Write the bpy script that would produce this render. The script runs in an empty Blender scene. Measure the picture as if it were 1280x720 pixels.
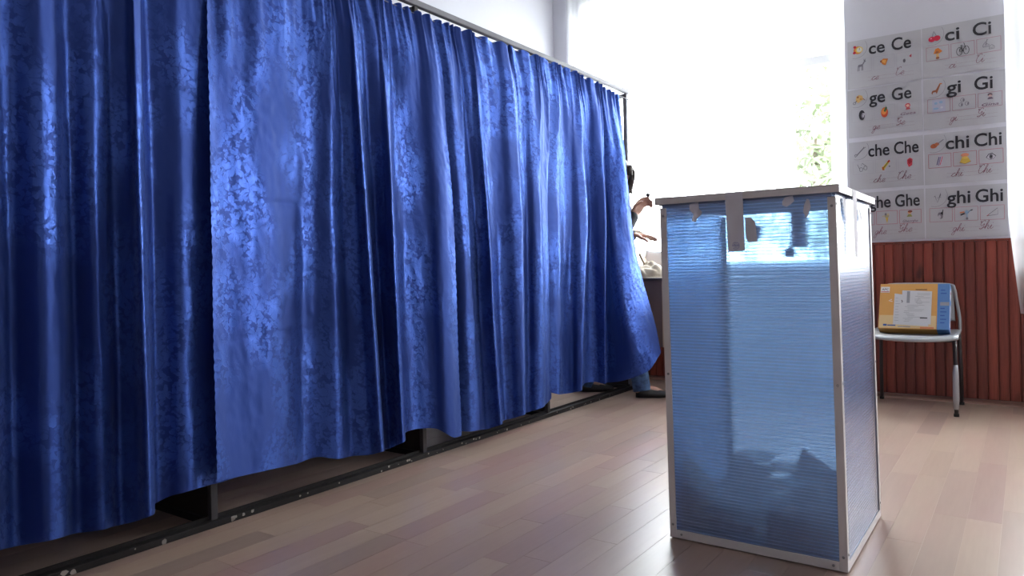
import bpy, bmesh, math, random
from mathutils import Vector, Matrix, noise

random.seed(7)
S = bpy.context.scene
C = S.collection
PI = math.pi

# ------------------------------------------------------------------ camera
F_PX, CY, ROLL, YAW, CAM_H = 913.0, 337.0, 0.020, math.atan(644 / 913.0), 0.86
cam_d = bpy.data.cameras.new('camera')
cam = bpy.data.objects.new('camera', cam_d)
C.objects.link(cam)
fw = Vector((-math.sin(YAW), math.cos(YAW), 0))
rt = Vector((math.cos(YAW), math.sin(YAW), 0))
up = Vector((0, 0, 1))
cr = rt * math.cos(ROLL) - up * math.sin(ROLL)
cu = rt * math.sin(ROLL) + up * math.cos(ROLL)
m = Matrix.Identity(4)
for i in range(3):
    m[i][0], m[i][1], m[i][2] = cr[i], cu[i], -fw[i]
m[2][3] = CAM_H
cam.matrix_world = m
cam_d.sensor_width = 36
cam_d.lens = F_PX / 1280 * 36
cam_d.shift_y = (CY - 360) / 1280
cam_d.clip_start = 0.02
S.camera = cam

# ------------------------------------------------------------------ world, light, exposure
SKY = 11.0
w = bpy.data.worlds.new('overcast_sky')
S.world = w
w.use_nodes = True
bg = w.node_tree.nodes['Background']
bg.inputs[0].default_value = (0.93, 0.965, 1.0, 1)
bg.inputs[1].default_value = SKY

WINDOWS = [(-2.95, -1.0), (0.0, 1.95), (2.95, 4.9)]      # x ranges in the far wall
WZ0, WZ1 = 0.82, 3.0
YW = 5.20                                                # inner face of the far wall
XL, XR, YB, ZC = -3.2, 5.5, -2.2, 3.3
for a, b in WINDOWS:                                     # portals: the daylight comes in here
    ld = bpy.data.lights.new('window_portal', 'AREA')
    ld.shape = 'RECTANGLE'
    ld.size, ld.size_y = b - a, WZ1 - WZ0
    ld.cycles.is_portal = True
    lo = bpy.data.objects.new('window_portal', ld)
    C.objects.link(lo)
    lo.location = ((a + b) / 2, YW + 0.24, (WZ0 + WZ1) / 2)
    lo.rotation_euler = (-PI / 2, 0, 0)
vs = S.view_settings
vs.view_transform = 'Standard'
vs.look = 'None'
vs.gamma = 1
vs.use_curve_mapping = False
vs.exposure = 1.3
try:
    S.cycles.max_bounces = 10
    S.cycles.diffuse_bounces = 5
    S.cycles.transparent_max_bounces = 16
    S.cycles.transmission_bounces = 6
    S.cycles.caustics_reflective = False
    S.cycles.caustics_refractive = False
    S.cycles.sample_clamp_indirect = 8
    S.cycles.use_denoising = True
except Exception:
    pass

# ------------------------------------------------------------------ helpers
def srgb(r, g, b):
    f = lambda c: (c / 255 / 12.92) if c / 255 <= 0.04045 else ((c / 255 + 0.055) / 1.055) ** 2.4
    return (f(r), f(g), f(b), 1)


class NT:
    """small node builder"""
    def __init__(self, mat):
        self.t = mat.node_tree
        self.n = self.t.nodes
        self.l = self.t.links

    def new(self, typ, **kw):
        n = self.n.new(typ)
        for k, v in kw.items():
            setattr(n, k, v)
        return n

    def put(self, sock, v):
        if isinstance(v, bpy.types.NodeSocket):
            self.l.new(v, sock)
        else:
            sock.default_value = v

    def math(self, op, a, b=None, c=None, clamp=False):
        n = self.new('ShaderNodeMath', operation=op, use_clamp=clamp)
        self.put(n.inputs[0], a)
        if b is not None:
            self.put(n.inputs[1], b)
        if c is not None:
            self.put(n.inputs[2], c)
        return n.outputs[0]

    def mix(self, f, a, b, mode='MIX'):
        n = self.new('ShaderNodeMix', data_type='RGBA', blend_type=mode)
        self.put(n.inputs[0], f)
        self.put(n.inputs[6], a)
        self.put(n.inputs[7], b)
        return n.outputs[2]

    def fmix(self, f, a, b):
        n = self.new('ShaderNodeMix', data_type='FLOAT')
        self.put(n.inputs[0], f)
        self.put(n.inputs[2], a)
        self.put(n.inputs[3], b)
        return n.outputs[0]

    def noise(self, vec, scale, detail=3, rough=0.5, dim='3D'):
        n = self.new('ShaderNodeTexNoise', noise_dimensions=dim)
        if vec is not None:
            self.l.new(vec, n.inputs['Vector'])
        n.inputs['Scale'].default_value = scale
        n.inputs['Detail'].default_value = detail
        n.inputs['Roughness'].default_value = rough
        return n.outputs[0]

    def mapping(self, vec, scale=(1, 1, 1), loc=(0, 0, 0)):
        n = self.new('ShaderNodeMapping')
        self.l.new(vec, n.inputs[0])
        n.inputs['Scale'].default_value = scale
        self.put(n.inputs['Location'], loc)
        return n.outputs[0]

    def ramp(self, fac, stops):
        n = self.new('ShaderNodeValToRGB')
        self.put(n.inputs[0], fac)
        e = n.color_ramp.elements
        e[0].position, e[0].color = stops[0]
        e[1].position, e[1].color = stops[1]
        for p, c in stops[2:]:
            x = e.new(p)
            x.color = c
        return n.outputs[0]

    def bump(self, h, strength=0.3, dist=0.01, normal=None):
        n = self.new('ShaderNodeBump')
        n.inputs['Strength'].default_value = strength
        n.inputs['Distance'].default_value = dist
        self.l.new(h, n.inputs['Height'])
        if normal is not None:
            self.l.new(normal, n.inputs['Normal'])
        return n.outputs[0]


def new_mat(name):
    mt = bpy.data.materials.new(name)
    mt.use_nodes = True
    nt = NT(mt)
    p = nt.n['Principled BSDF']
    return mt, nt, p


def mat(name, col, rough=0.6, metal=0.0, var=0.10, vscale=8.0, bump=0.0, bscale=60.0, spec=0.5, stretch=(1, 1, 1)):
    """plain material with a little procedural unevenness"""
    mt, nt, p = new_mat(name)
    tc = nt.new('ShaderNodeTexCoord').outputs['Object']
    v = nt.mapping(tc, stretch)
    n = nt.noise(v, vscale, 4)
    k = nt.math('MULTIPLY_ADD', n, 2 * var, 1 - var)
    c = nt.mix(1.0, col, (1, 1, 1, 1), 'MULTIPLY')
    hsv = nt.new('ShaderNodeHueSaturation')
    nt.l.new(c, hsv.inputs['Color'])
    nt.l.new(k, hsv.inputs['Value'])
    nt.l.new(hsv.outputs[0], p.inputs['Base Color'])
    p.inputs['Roughness'].default_value = rough
    p.inputs['Metallic'].default_value = metal
    p.inputs['Specular IOR Level'].default_value = spec
    if bump:
        nt.l.new(nt.bump(nt.noise(v, bscale, 4), bump, 0.004), p.inputs['Normal'])
    return mt


class MB:
    """collects faces, builds ONE mesh object"""
    def __init__(self):
        self.v, self.f, self.mi = [], [], []

    def quad(self, pts, mi=0):
        b = len(self.v)
        self.v += [tuple(p) for p in pts]
        self.f.append(tuple(range(b, b + len(pts))))
        self.mi.append(mi)
        return self

    def box(self, x0, x1, y0, y1, z0, z1, mi=0, M=None, ch=0.0):
        bm = bmesh.new()
        bmesh.ops.create_cube(bm, size=1)
        for v in bm.verts:
            v.co = Vector((x0 + (v.co.x + .5) * (x1 - x0), y0 + (v.co.y + .5) * (y1 - y0), z0 + (v.co.z + .5) * (z1 - z0)))
        if ch:
            bmesh.ops.bevel(bm, geom=bm.edges[:], offset=ch, segments=2, profile=0.5, affect='EDGES')
        self.add_bm(bm, M, mi)
        return self

    def add_bm(self, bm, M=None, mi=0):
        b = len(self.v)
        bm.verts.ensure_lookup_table()
        bm.verts.index_update()
        for v in bm.verts:
            self.v.append(tuple(M @ v.co) if M is not None else tuple(v.co))
        for f in bm.faces:
            self.f.append(tuple(b + v.index for v in f.verts))
            self.mi.append(mi)
        bm.free()

    def tube(self, pts, r, n=10, mi=0, cap=True):
        pts = [Vector(p) for p in pts]
        if not isinstance(r, (list, tuple)):
            r = [r] * len(pts)
        b = len(self.v)
        ref = None
        for i, p in enumerate(pts):
            t = (pts[min(i + 1, len(pts) - 1)] - pts[max(i - 1, 0)]).normalized()
            if ref is None:
                ref = Vector((0, 0, 1)) if abs(t.z) < 0.9 else Vector((1, 0, 0))
            a = t.cross(ref).normalized()
            c = a.cross(t).normalized()
            ref = c
            for k in range(n):
                an = 2 * PI * k / n
                self.v.append(tuple(p + a * (math.cos(an) * r[i]) + c * (math.sin(an) * r[i])))
        for i in range(len(pts) - 1):
            for k in range(n):
                self.f.append((b + i * n + k, b + i * n + (k + 1) % n, b + (i + 1) * n + (k + 1) % n, b + (i + 1) * n + k))
                self.mi.append(mi)
        if cap:
            self.f.append(tuple(b + k for k in range(n))[::-1])
            self.mi.append(mi)
            e = b + (len(pts) - 1) * n
            self.f.append(tuple(e + k for k in range(n)))
            self.mi.append(mi)
        return self

    def ball(self, c, r, M=None, mi=0, seg=16, rings=10):
        bm = bmesh.new()
        bmesh.ops.create_uvsphere(bm, u_segments=seg, v_segments=rings, radius=1)
        if not isinstance(r, (list, tuple)):
            r = (r, r, r)
        MM = Matrix.Translation(Vector(c)) @ (M if M is not None else Matrix.Identity(4)) @ Matrix.Diagonal((r[0], r[1], r[2], 1))
        self.add_bm(bm, MM, mi)
        return self

    def grid(self, rows, mi=0, closed=False):
        b = len(self.v)
        nc = len(rows[0])
        for r in rows:
            self.v += [tuple(p) for p in r]
        for i in range(len(rows) - 1):
            for k in range(nc - 1):
                self.f.append((b + i * nc + k, b + i * nc + k + 1, b + (i + 1) * nc + k + 1, b + (i + 1) * nc + k))
                self.mi.append(mi)
        return self

    def mesh(self, name, mats, smooth=False):
        me = bpy.data.meshes.new(name)
        me.from_pydata(self.v, [], self.f)
        if not isinstance(mats, (list, tuple)):
            mats = [mats]
        for x in mats:
            me.materials.append(x)
        if len(mats) > 1:
            me.polygons.foreach_set('material_index', self.mi)
        if smooth:
            me.polygons.foreach_set('use_smooth', [True] * len(me.polygons))
        me.update()
        return me

    def build(self, name, mats, parent=None, smooth=False, label=None):
        o = bpy.data.objects.new(name, self.mesh(name, mats, smooth))
        C.objects.link(o)
        if parent is not None:
            o.parent = parent
        if label:
            o['label'] = label
        return o


def tag(o, label=None, cat=None, group=None, kind=None):
    for k, v in (('label', label), ('category', cat), ('group', group), ('kind', kind)):
        if v:
            o[k] = v
    return o


def empty(name, loc=(0, 0, 0), rz=0.0):
    o = bpy.data.objects.new(name, None)
    C.objects.link(o)
    o.location = loc
    o.rotation_euler = (0, 0, rz)
    o.empty_display_size = 0.05
    return o


def bevel(o, wd=0.004, seg=2):
    md = o.modifiers.new('bevel', 'BEVEL')
    md.width = wd
    md.segments = seg
    md.limit_method = 'ANGLE'
    return o


def spline(pts, n):
    """Catmull-Rom through points (tuples of any length), n samples per span"""
    P = [Vector(p) for p in pts]
    out = []
    for i in range(len(P) - 1):
        p0 = P[max(i - 1, 0)]
        p1, p2 = P[i], P[i + 1]
        p3 = P[min(i + 2, len(P) - 1)]
        for k in range(n):
            t = k / n
            out.append(0.5 * ((2 * p1) + (p2 - p0) * t + (2 * p0 - 5 * p1 + 4 * p2 - p3) * t * t + (3 * p1 - p0 - 3 * p2 + p3) * t ** 3))
    out.append(P[-1])
    return out


# ------------------------------------------------------------------ materials
M_wall = mat('wall_paint', (0.60, 0.595, 0.655, 1), 0.85, var=0.03, vscale=2.5, bump=0.05, bscale=120)
M_ceil = mat('ceiling_paint', (0.82, 0.82, 0.83, 1), 0.9, var=0.02)
M_frame = mat('window_paint', (0.80, 0.80, 0.80, 1), 0.5, var=0.03)
M_black = mat('black_steel', (0.022, 0.019, 0.019, 1), 0.6, var=0.25, vscale=25, bump=0.15, spec=.15)
M_glaresteel = mat('glare_grey_steel', (0.14, 0.135, 0.16, 1), 0.55, var=0.15, vscale=25)  # grey steel, raised in tone: window glare is put into the colour
M_post = mat('dark_post_steel', (0.045, 0.04, 0.042, 1), 0.55, var=0.2, vscale=25, spec=.3)
M_speck = mat('paint_speck', (0.30, 0.27, 0.24, 1), 0.8)
M_dark = mat('dark_board', (0.03, 0.021, 0.018, 1), 0.7, var=0.2, spec=.2)
M_paper = mat('white_paper', (0.72, 0.71, 0.74, 1), 0.75, var=0.03, vscale=5)
M_ink = mat('dark_ink', (0.022, 0.022, 0.03, 1), 0.7, var=0.05)


def wood_board():
    mt, nt, p = new_mat('red_stained_wood')
    tc = nt.new('ShaderNodeTexCoord').outputs['Object']
    oi = nt.new('ShaderNodeObjectInfo')
    comb = nt.new('ShaderNodeCombineXYZ')
    nt.l.new(nt.math('MULTIPLY', oi.outputs['Random'], 37.0), comb.inputs[2])
    v = nt.mapping(tc, (1, 1, 0.05), comb.outputs[0])
    nt.l.new(comb.outputs[0], v.node.inputs['Location'])
    g = nt.noise(v, 95, 5, 0.6)
    knot = nt.noise(nt.mapping(tc, (1, 1, .5), comb.outputs[0]), 9, 2)
    c = nt.ramp(g, [(0.25, (0.165, 0.031, 0.019, 1)), (0.75, (0.285, 0.060, 0.037, 1))])
    k2 = nt.math('MULTIPLY_ADD', oi.outputs['Random'], 0.5, 0.72)
    hsv = nt.new('ShaderNodeHueSaturation')
    nt.l.new(c, hsv.inputs['Color'])
    nt.l.new(k2, hsv.inputs['Value'])
    dk = nt.ramp(knot, [(0.66, (1, 1, 1, 1)), (0.76, (0.35, 0.3, 0.3, 1))])
    nt.l.new(nt.mix(1.0, hsv.outputs[0], dk, 'MULTIPLY'), p.inputs['Base Color'])
    p.inputs['Roughness'].default_value = 0.38
    nt.l.new(nt.bump(g, 0.12, 0.002), p.inputs['Normal'])
    return mt


def floor_wood(name, per_object=True):
    mt, nt, p = new_mat(name)
    tc = nt.new('ShaderNodeTexCoord').outputs['Object']
    geo = nt.new('ShaderNodeNewGeometry')
    pos = geo.outputs['Position']
    if per_object:
        rnd = nt.new('ShaderNodeObjectInfo').outputs['Random']
    else:
        rnd = geo.outputs['Random Per Island']
    comb = nt.new('ShaderNodeCombineXYZ')
    nt.l.new(nt.math('MULTIPLY', rnd, 53.0), comb.inputs[2])
    v = nt.mapping(pos, (1, 0.07, 1), (0, 0, 0))
    nt.l.new(comb.outputs[0], v.node.inputs['Location'])
    g = nt.noise(v, 75, 4, 0.55)
    cloud = nt.noise(nt.mapping(pos, (1, 0.25, 1)), 5.5, 3)
    base = nt.ramp(rnd, [(0.0, (0.335, 0.238, 0.190, 1)), (1.0, (0.275, 0.198, 0.168, 1)),
                         (0.28, (0.385, 0.285, 0.225, 1)), (0.5, (0.315, 0.212, 0.182, 1)), (0.74, (0.36, 0.265, 0.212, 1))])
    gr = nt.ramp(g, [(0.05, (0.90, 0.89, 0.88, 1)), (0.90, (1.05, 1.05, 1.04, 1))])
    c = nt.mix(1.0, base, gr, 'MULTIPLY')
    c2 = nt.mix(nt.math('MULTIPLY', nt.ramp(cloud, [(0.45, (0, 0, 0, 1)), (0.75, (1, 1, 1, 1))]), 0.35), c, (0.36, 0.185, 0.165, 1))
    nt.l.new(c2, p.inputs['Base Color'])
    nt.l.new(nt.math('MULTIPLY_ADD', cloud, 0.10, 0.27), p.inputs['Roughness'])
    p.inputs['Specular IOR Level'].default_value = 0.5
    return mt


def satin():
    """blue jacquard: satin ground with shinier woven flowers and leaves"""
    mt, nt, p = new_mat('blue_jacquard_satin')
    uv = nt.new('ShaderNodeUVMap', uv_map='UVMap').outputs[0]
    wob = nt.new('ShaderNodeTexNoise', noise_dimensions='2D')
    nt.l.new(uv, wob.inputs['Vector'])
    wob.inputs['Scale'].default_value = 38
    wob.inputs['Detail'].default_value = 2
    off = nt.new('ShaderNodeVectorMath', operation='SUBTRACT')
    nt.l.new(wob.outputs['Color'], off.inputs[0])
    off.inputs[1].default_value = (0.5, 0.5, 0.5)
    sc = nt.new('ShaderNodeVectorMath', operation='SCALE')
    nt.l.new(off.outputs[0], sc.inputs[0])
    sc.inputs['Scale'].default_value = 0.022
    ad = nt.new('ShaderNodeVectorMath', operation='ADD')
    nt.l.new(uv, ad.inputs[0])
    nt.l.new(sc.outputs[0], ad.inputs[1])
    wuv = ad.outputs[0]

    def motif(scale, petals, rad, inner, rndness):
        vo = nt.new('ShaderNodeTexVoronoi', voronoi_dimensions='2D', feature='F1')
        nt.l.new(wuv, vo.inputs['Vector'])
        vo.inputs['Scale'].default_value = scale
        vo.inputs['Randomness'].default_value = rndness
        d = nt.new('ShaderNodeVectorMath', operation='SUBTRACT')
        nt.l.new(wuv, d.inputs[0])
        nt.l.new(vo.outputs['Position'], d.inputs[1])
        sp = nt.new('ShaderNodeSeparateXYZ')
        nt.l.new(d.outputs[0], sp.inputs[0])
        r = nt.math('MULTIPLY', vo.outputs['Distance'], 1.0)
        sc_ = nt.new('ShaderNodeSeparateColor')
        nt.l.new(vo.outputs['Color'], sc_.inputs[0])
        th = nt.math('ADD', nt.math('ARCTAN2', sp.outputs[1], sp.outputs[0]), nt.math('MULTIPLY', sc_.outputs[0], 6.28))
        lob = nt.math('ABSOLUTE', nt.math('COSINE', nt.math('MULTIPLY', th, petals / 2)))
        R = nt.math('MULTIPLY', nt.math('MULTIPLY_ADD', lob, 1 - inner, inner), rad)
        msk = nt.math('SUBTRACT', R, r)
        return nt.math('MULTIPLY_ADD', msk, 14.0, 0.5, clamp=True), lob
    a, la = motif(9.0, 5, 0.40, 0.45, 0.75)
    b, lb = motif(23.0, 3, 0.50, 0.15, 1.0)
    c, lc = motif(44.0, 2, 0.48, 0.10, 1.0)
    m1 = nt.math('MAXIMUM', a, nt.math('MAXIMUM', b, nt.math('MULTIPLY', c, 0.8)))
    vein = nt.math('MULTIPLY_ADD', nt.math('LESS_THAN', nt.math('MINIMUM', la, lb), 0.16), -0.55, 1.0)
    m2 = nt.math('MULTIPLY', m1, vein)
    cl = nt.ramp(nt.noise(nt.mapping(uv, (1, 0.45, 1)), 5.0, 2, dim='2D'), [(0.40, (0, 0, 0, 1)), (0.55, (1, 1, 1, 1))])
    mask = nt.math('MULTIPLY', m2, cl)
    weave = nt.noise(nt.mapping(uv, (1, 0.35, 1)), 900, 1, dim='2D')
    cloudy = nt.noise(uv, 2.2, 3, dim='2D')
    base = nt.mix(mask, (0.027, 0.051, 0.222, 1), (0.052, 0.106, 0.390, 1))
    base = nt.mix(nt.math('MULTIPLY', cloudy, 0.35), base, (0.019, 0.037, 0.168, 1))
    nt.l.new(base, p.inputs['Base Color'])
    nt.l.new(nt.fmix(mask, 0.46, 0.33), p.inputs['Roughness'])
    nt.l.new(nt.fmix(mask, 0.45, 0.56), p.inputs['Metallic'])
    tg = nt.new('ShaderNodeTangent', direction_type='UV_MAP', uv_map='UVMap')
    nt.l.new(tg.outputs[0], p.inputs['Tangent'])
    p.inputs['Anisotropic'].default_value = 0.8              # satin floats spread the shine up and down the folds
    p.inputs['Anisotropic Rotation'].default_value = 0.25
    p.inputs['Specular IOR Level'].default_value = 0.45
    p.inputs['Specular Tint'].default_value = (0.35, 0.55, 1.0, 1)
    p.inputs['Sheen Weight'].default_value = 0.25
    p.inputs['Sheen Roughness'].default_value = 0.4
    p.inputs['Sheen Tint'].default_value = (0.35, 0.5, 1.0, 1)
    wr = nt.noise(nt.mapping(uv, (1, 0.5, 1)), 26, 4, 0.6, dim='2D')
    n1 = nt.bump(wr, 0.07, 0.012)
    n2 = nt.bump(mask, 0.22, 0.003, n1)
    n3 = nt.bump(weave, 0.10, 0.0012, n2)
    nt.l.new(n3, p.inputs['Normal'])
    # a little light comes through the cloth
    tr = nt.new('ShaderNodeBsdfTranslucent')
    tr.inputs[0].default_value = (0.03, 0.08, 0.42, 1)
    mx = nt.new('ShaderNodeMixShader')
    mx.inputs[0].default_value = 0.10
    out = nt.n['Material Output']
    nt.l.new(p.outputs[0], mx.inputs[1])
    nt.l.new(tr.outputs[0], mx.inputs[2])
    nt.l.new(mx.outputs[0], out.inputs[0])
    return mt


def sheer():
    mt, nt, p = new_mat('white_sheer_voile')
    tr = nt.new('ShaderNodeBsdfTransparent')
    tl = nt.new('ShaderNodeBsdfTranslucent')
    tl.inputs[0].default_value = (0.9, 0.9, 0.93, 1)
    df = nt.new('ShaderNodeBsdfDiffuse')
    df.inputs[0].default_value = (0.85, 0.85, 0.88, 1)
    m1 = nt.new('ShaderNodeMixShader')
    m1.inputs[0].default_value = 0.35
    nt.l.new(tl.outputs[0], m1.inputs[1])
    nt.l.new(df.outputs[0], m1.inputs[2])
    uv = nt.new('ShaderNodeTexCoord').outputs['Object']
    n = nt.noise(nt.mapping(uv, (1, 1, 0.3)), 9, 3)
    m2 = nt.new('ShaderNodeMixShader')
    nt.l.new(nt.math('MULTIPLY_ADD', n, 0.3, 0.32), m2.inputs[0])
    nt.l.new(tr.outputs[0], m2.inputs[1])
    nt.l.new(m1.outputs[0], m2.inputs[2])
    nt.l.new(m2.outputs[0], nt.n['Material Output'].inputs[0])
    return mt


def polycarb():
    """blue twin-wall sheet: see-through flutes between horizontal webs"""
    mt, nt, p = new_mat('blue_twinwall_polycarbonate')
    tc = nt.new('ShaderNodeTexCoord').outputs['Object']
    sp = nt.new('ShaderNodeSeparateXYZ')
    nt.l.new(tc, sp.inputs[0])
    fr = nt.math('FRACT', nt.math('MULTIPLY', sp.outputs[2], 1 / 0.0100))
    tri = nt.math('ABSOLUTE', nt.math('SUBTRACT', fr, 0.5))            # 0 mid flute .. .5 web
    web = nt.math('MULTIPLY_ADD', tri, 7.0, -2.1, clamp=True)
    tr = nt.new('ShaderNodeBsdfTransparent')
    tr.inputs[0].default_value = (0.66, 0.84, 1.0, 1)
    tl = nt.new('ShaderNodeBsdfTranslucent')
    tl.inputs[0].default_value = (0.55, 0.75, 1.0, 1)
    df = nt.new('ShaderNodeBsdfDiffuse')
    df.inputs[0].default_value = (0.50, 0.58, 0.92, 1)
    gl = nt.new('ShaderNodeBsdfGlossy')
    gl.inputs['Roughness'].default_value = 0.22
    gl.inputs[0].default_value = (0.95, 0.95, 1, 1)
    bp = nt.bump(tri, 0.02, 0.002)
    nt.l.new(bp, gl.inputs['Normal'])
    m1 = nt.new('ShaderNodeMixShader')
    m1.inputs[0].default_value = 0.22
    nt.l.new(tl.outputs[0], m1.inputs[1])
    nt.l.new(df.outputs[0], m1.inputs[2])
    m2 = nt.new('ShaderNodeMixShader')
    haze = nt.noise(tc, 6, 3)
    f = nt.math('ADD', nt.fmix(web, 0.32, 0.78), nt.math('MULTIPLY_ADD', haze, 0.1, -0.05))
    nt.l.new(f, m2.inputs[0])
    rf = nt.new('ShaderNodeBsdfRefraction')            # the sheet also blurs what stands far behind it
    rf.inputs['Color'].default_value = (0.64, 0.83, 1.0, 1)
    rf.inputs['Roughness'].default_value = 0.24
    rf.inputs['IOR'].default_value = 1.06
    m0 = nt.new('ShaderNodeMixShader')
    m0.inputs[0].default_value = 0.5
    nt.l.new(tr.outputs[0], m0.inputs[1])
    nt.l.new(rf.outputs[0], m0.inputs[2])
    nt.l.new(m0.outputs[0], m2.inputs[1])
    nt.l.new(m1.outputs[0], m2.inputs[2])
    fres = nt.new('ShaderNodeFresnel')
    fres.inputs[0].default_value = 1.5
    m3 = nt.new('ShaderNodeMixShader')
    nt.l.new(nt.math('MULTIPLY', fres.outputs[0], 0.3), m3.inputs[0])
    nt.l.new(m2.outputs[0], m3.inputs[1])
    nt.l.new(gl.outputs[0], m3.inputs[2])
    nt.l.new(m3.outputs[0], nt.n['Material Output'].inputs[0])
    return mt


def poly_skin():
    mt, nt, p = new_mat('clear_polycarbonate_skin')
    tr = nt.new('ShaderNodeBsdfTransparent')
    tr.inputs[0].default_value = (0.90, 0.94, 1.0, 1)
    gl = nt.new('ShaderNodeBsdfGlossy')
    gl.inputs['Roughness'].default_value = 0.2
    gl.inputs[0].default_value = (0.95, 0.95, 1, 1)
    tc = nt.new('ShaderNodeTexCoord').outputs['Object']
    nt.l.new(nt.bump(nt.noise(tc, 30, 3), 0.03, 0.003), gl.inputs['Normal'])
    df = nt.new('ShaderNodeBsdfDiffuse')
    df.inputs[0].default_value = (0.62, 0.62, 0.92, 1)
    m0 = nt.new('ShaderNodeMixShader')
    m0.inputs[0].default_value = 0.12
    nt.l.new(tr.outputs[0], m0.inputs[1])
    nt.l.new(df.outputs[0], m0.inputs[2])
    fres = nt.new('ShaderNodeFresnel')
    fres.inputs[0].default_value = 1.5
    m3 = nt.new('ShaderNodeMixShader')
    nt.l.new(nt.math('MULTIPLY', fres.outputs[0], 0.95), m3.inputs[0])
    nt.l.new(m0.outputs[0], m3.inputs[1])
    nt.l.new(gl.outputs[0], m3.inputs[2])
    nt.l.new(m3.outputs[0], nt.n['Material Output'].inputs[0])
    return mt


def glass():
    mt, nt, p = new_mat('window_glass')
    tr = nt.new('ShaderNodeBsdfTransparent')
    tr.inputs[0].default_value = (0.97, 0.985, 0.98, 1)
    gl = nt.new('ShaderNodeBsdfGlossy')
    gl.inputs['Roughness'].default_value = 0.02
    mx = nt.new('ShaderNodeMixShader')
    mx.inputs[0].default_value = 0.06
    nt.l.new(tr.outputs[0], mx.inputs[1])
    nt.l.new(gl.outputs[0], mx.inputs[2])
    nt.l.new(mx.outputs[0], nt.n['Material Output'].inputs[0])
    return mt


M_board = wood_board()
M_floor = floor_wood('laminate_strip')
M_floor_rest = floor_wood('laminate_strip_field', False)
M_under = mat('laminate_joint_glint', (0.46, 0.37, 0.31, 1), 0.6)  # pale tone paints in the light caught by the board bevels
M_satin = satin()
M_sheer = sheer()
M_poly = polycarb()
M_skin_poly = poly_skin()
M_glass = glass()

# ------------------------------------------------------------------ the room
floor = MB().box(XL - .2, XR + .2, YB - .2, YW + .3, -0.12, -0.0007).build('floor', M_under)
tag(floor, 'tan laminate floor of two-strip boards running to the window wall', kind='structure')
# laminate strips: the ones in view are pieces, the rest one field
SW = 0.0975
strip_meshes = {}
rest = MB()


def strip_mesh(L, wide):
    k = (round(L, 3), wide)
    if k not in strip_meshes:
        g = 0.0009 if wide else 0.0004
        strip_meshes[k] = MB().box(0.0004, SW - g, 0.0004, L - 0.0006, -0.010, 0).mesh('floor_strip', M_floor)
    return strip_meshes[k]


rs = random.Random(3)
LENS = [0.46, 0.55, 0.64, 0.73, 0.82]
row = 0
x = XL
while x < XR:
    y = YB - rs.random() * 0.6
    while y < YW:
        L = rs.choice(LENS)
        y0, y1 = max(y, YB), min(y + L, YW)
        if y1 - y0 > 0.02:
            wide = row % 2 == 1
            if -2.52 < x < 0.12 and y1 > 0.95:
                me = strip_mesh(y1 - y0, wide)
                o = bpy.data.objects.new('floor_strip', me)
                C.objects.link(o)
                o.parent = floor
                o.location = (x, y0, 0)
            else:
                rest.box(x + .0004, x + SW - .001, y0 + .0004, y1 - .0006, -0.010, 0)
        y += L
    x += SW
    row += 1
ro = rest.build('floor_strip_field', M_floor_rest, floor)
ro['kind'] = 'stuff'

wl = MB().box(XL - 0.2, XL, YB, YW + 0.3, 0, ZC).build('wall_left', M_wall)
tag(wl, 'plain white side wall rising above the blue voting curtains', kind='structure')
wr_ = MB().box(XR, XR + 0.2, YB, YW + 0.3, 0, ZC).build('wall_right', M_wall)
tag(wr_, 'plain white wall on the right side of the classroom', kind='structure')
wb = MB().box(XL - .2, XR + .2, YB - 0.2, YB, 0, ZC).build('wall_back', M_wall)
tag(wb, 'plain white wall at the back of the classroom', kind='structure')
ce = MB().box(XL - .2, XR + .2, YB - .2, YW + 0.3, ZC, ZC + 0.15).build('ceiling', M_ceil)
tag(ce, 'white ceiling of the classroom', kind='structure')
fwm = MB()
fwm.box(XL, XR, YW, YW + 0.3, 0, WZ0 - .0)
fwm.box(XL, XR, YW, YW + 0.3, WZ1, ZC)
xs = [XL] + [v for ab in WINDOWS for v in ab] + [XR]
for a, b in zip(xs[0::2], xs[1::2]):
    fwm.box(a, b, YW, YW + 0.3, WZ0, WZ1)
far = fwm.build('wall_far', M_wall)
tag(far, 'window wall with posters above red-brown wooden panelling', kind='structure')
# tongue-and-groove panelling, board by board
BP = 0.0545
prof = [(0.0012, 0.004), (0.0042, 0.0), (0.016, -0.0012), (0.030, -0.0012), (BP - 0.008, 0.0), (BP - 0.005, 0.006), (BP - 0.0012, 0.0065)]
def board_mesh(top):
    pm = MB()
    pm.grid([[(px_, py_ - 0.012, 0.03) for px_, py_ in prof], [(px_, py_ - 0.012, top) for px_, py_ in prof]])
    pm.quad([(px_, py_ - 0.012, top) for px_, py_ in prof] + [(BP - .0012, -0.001, top), (.0012, -0.001, top)])
    return pm.mesh('wainscot_board', M_board)


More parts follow.
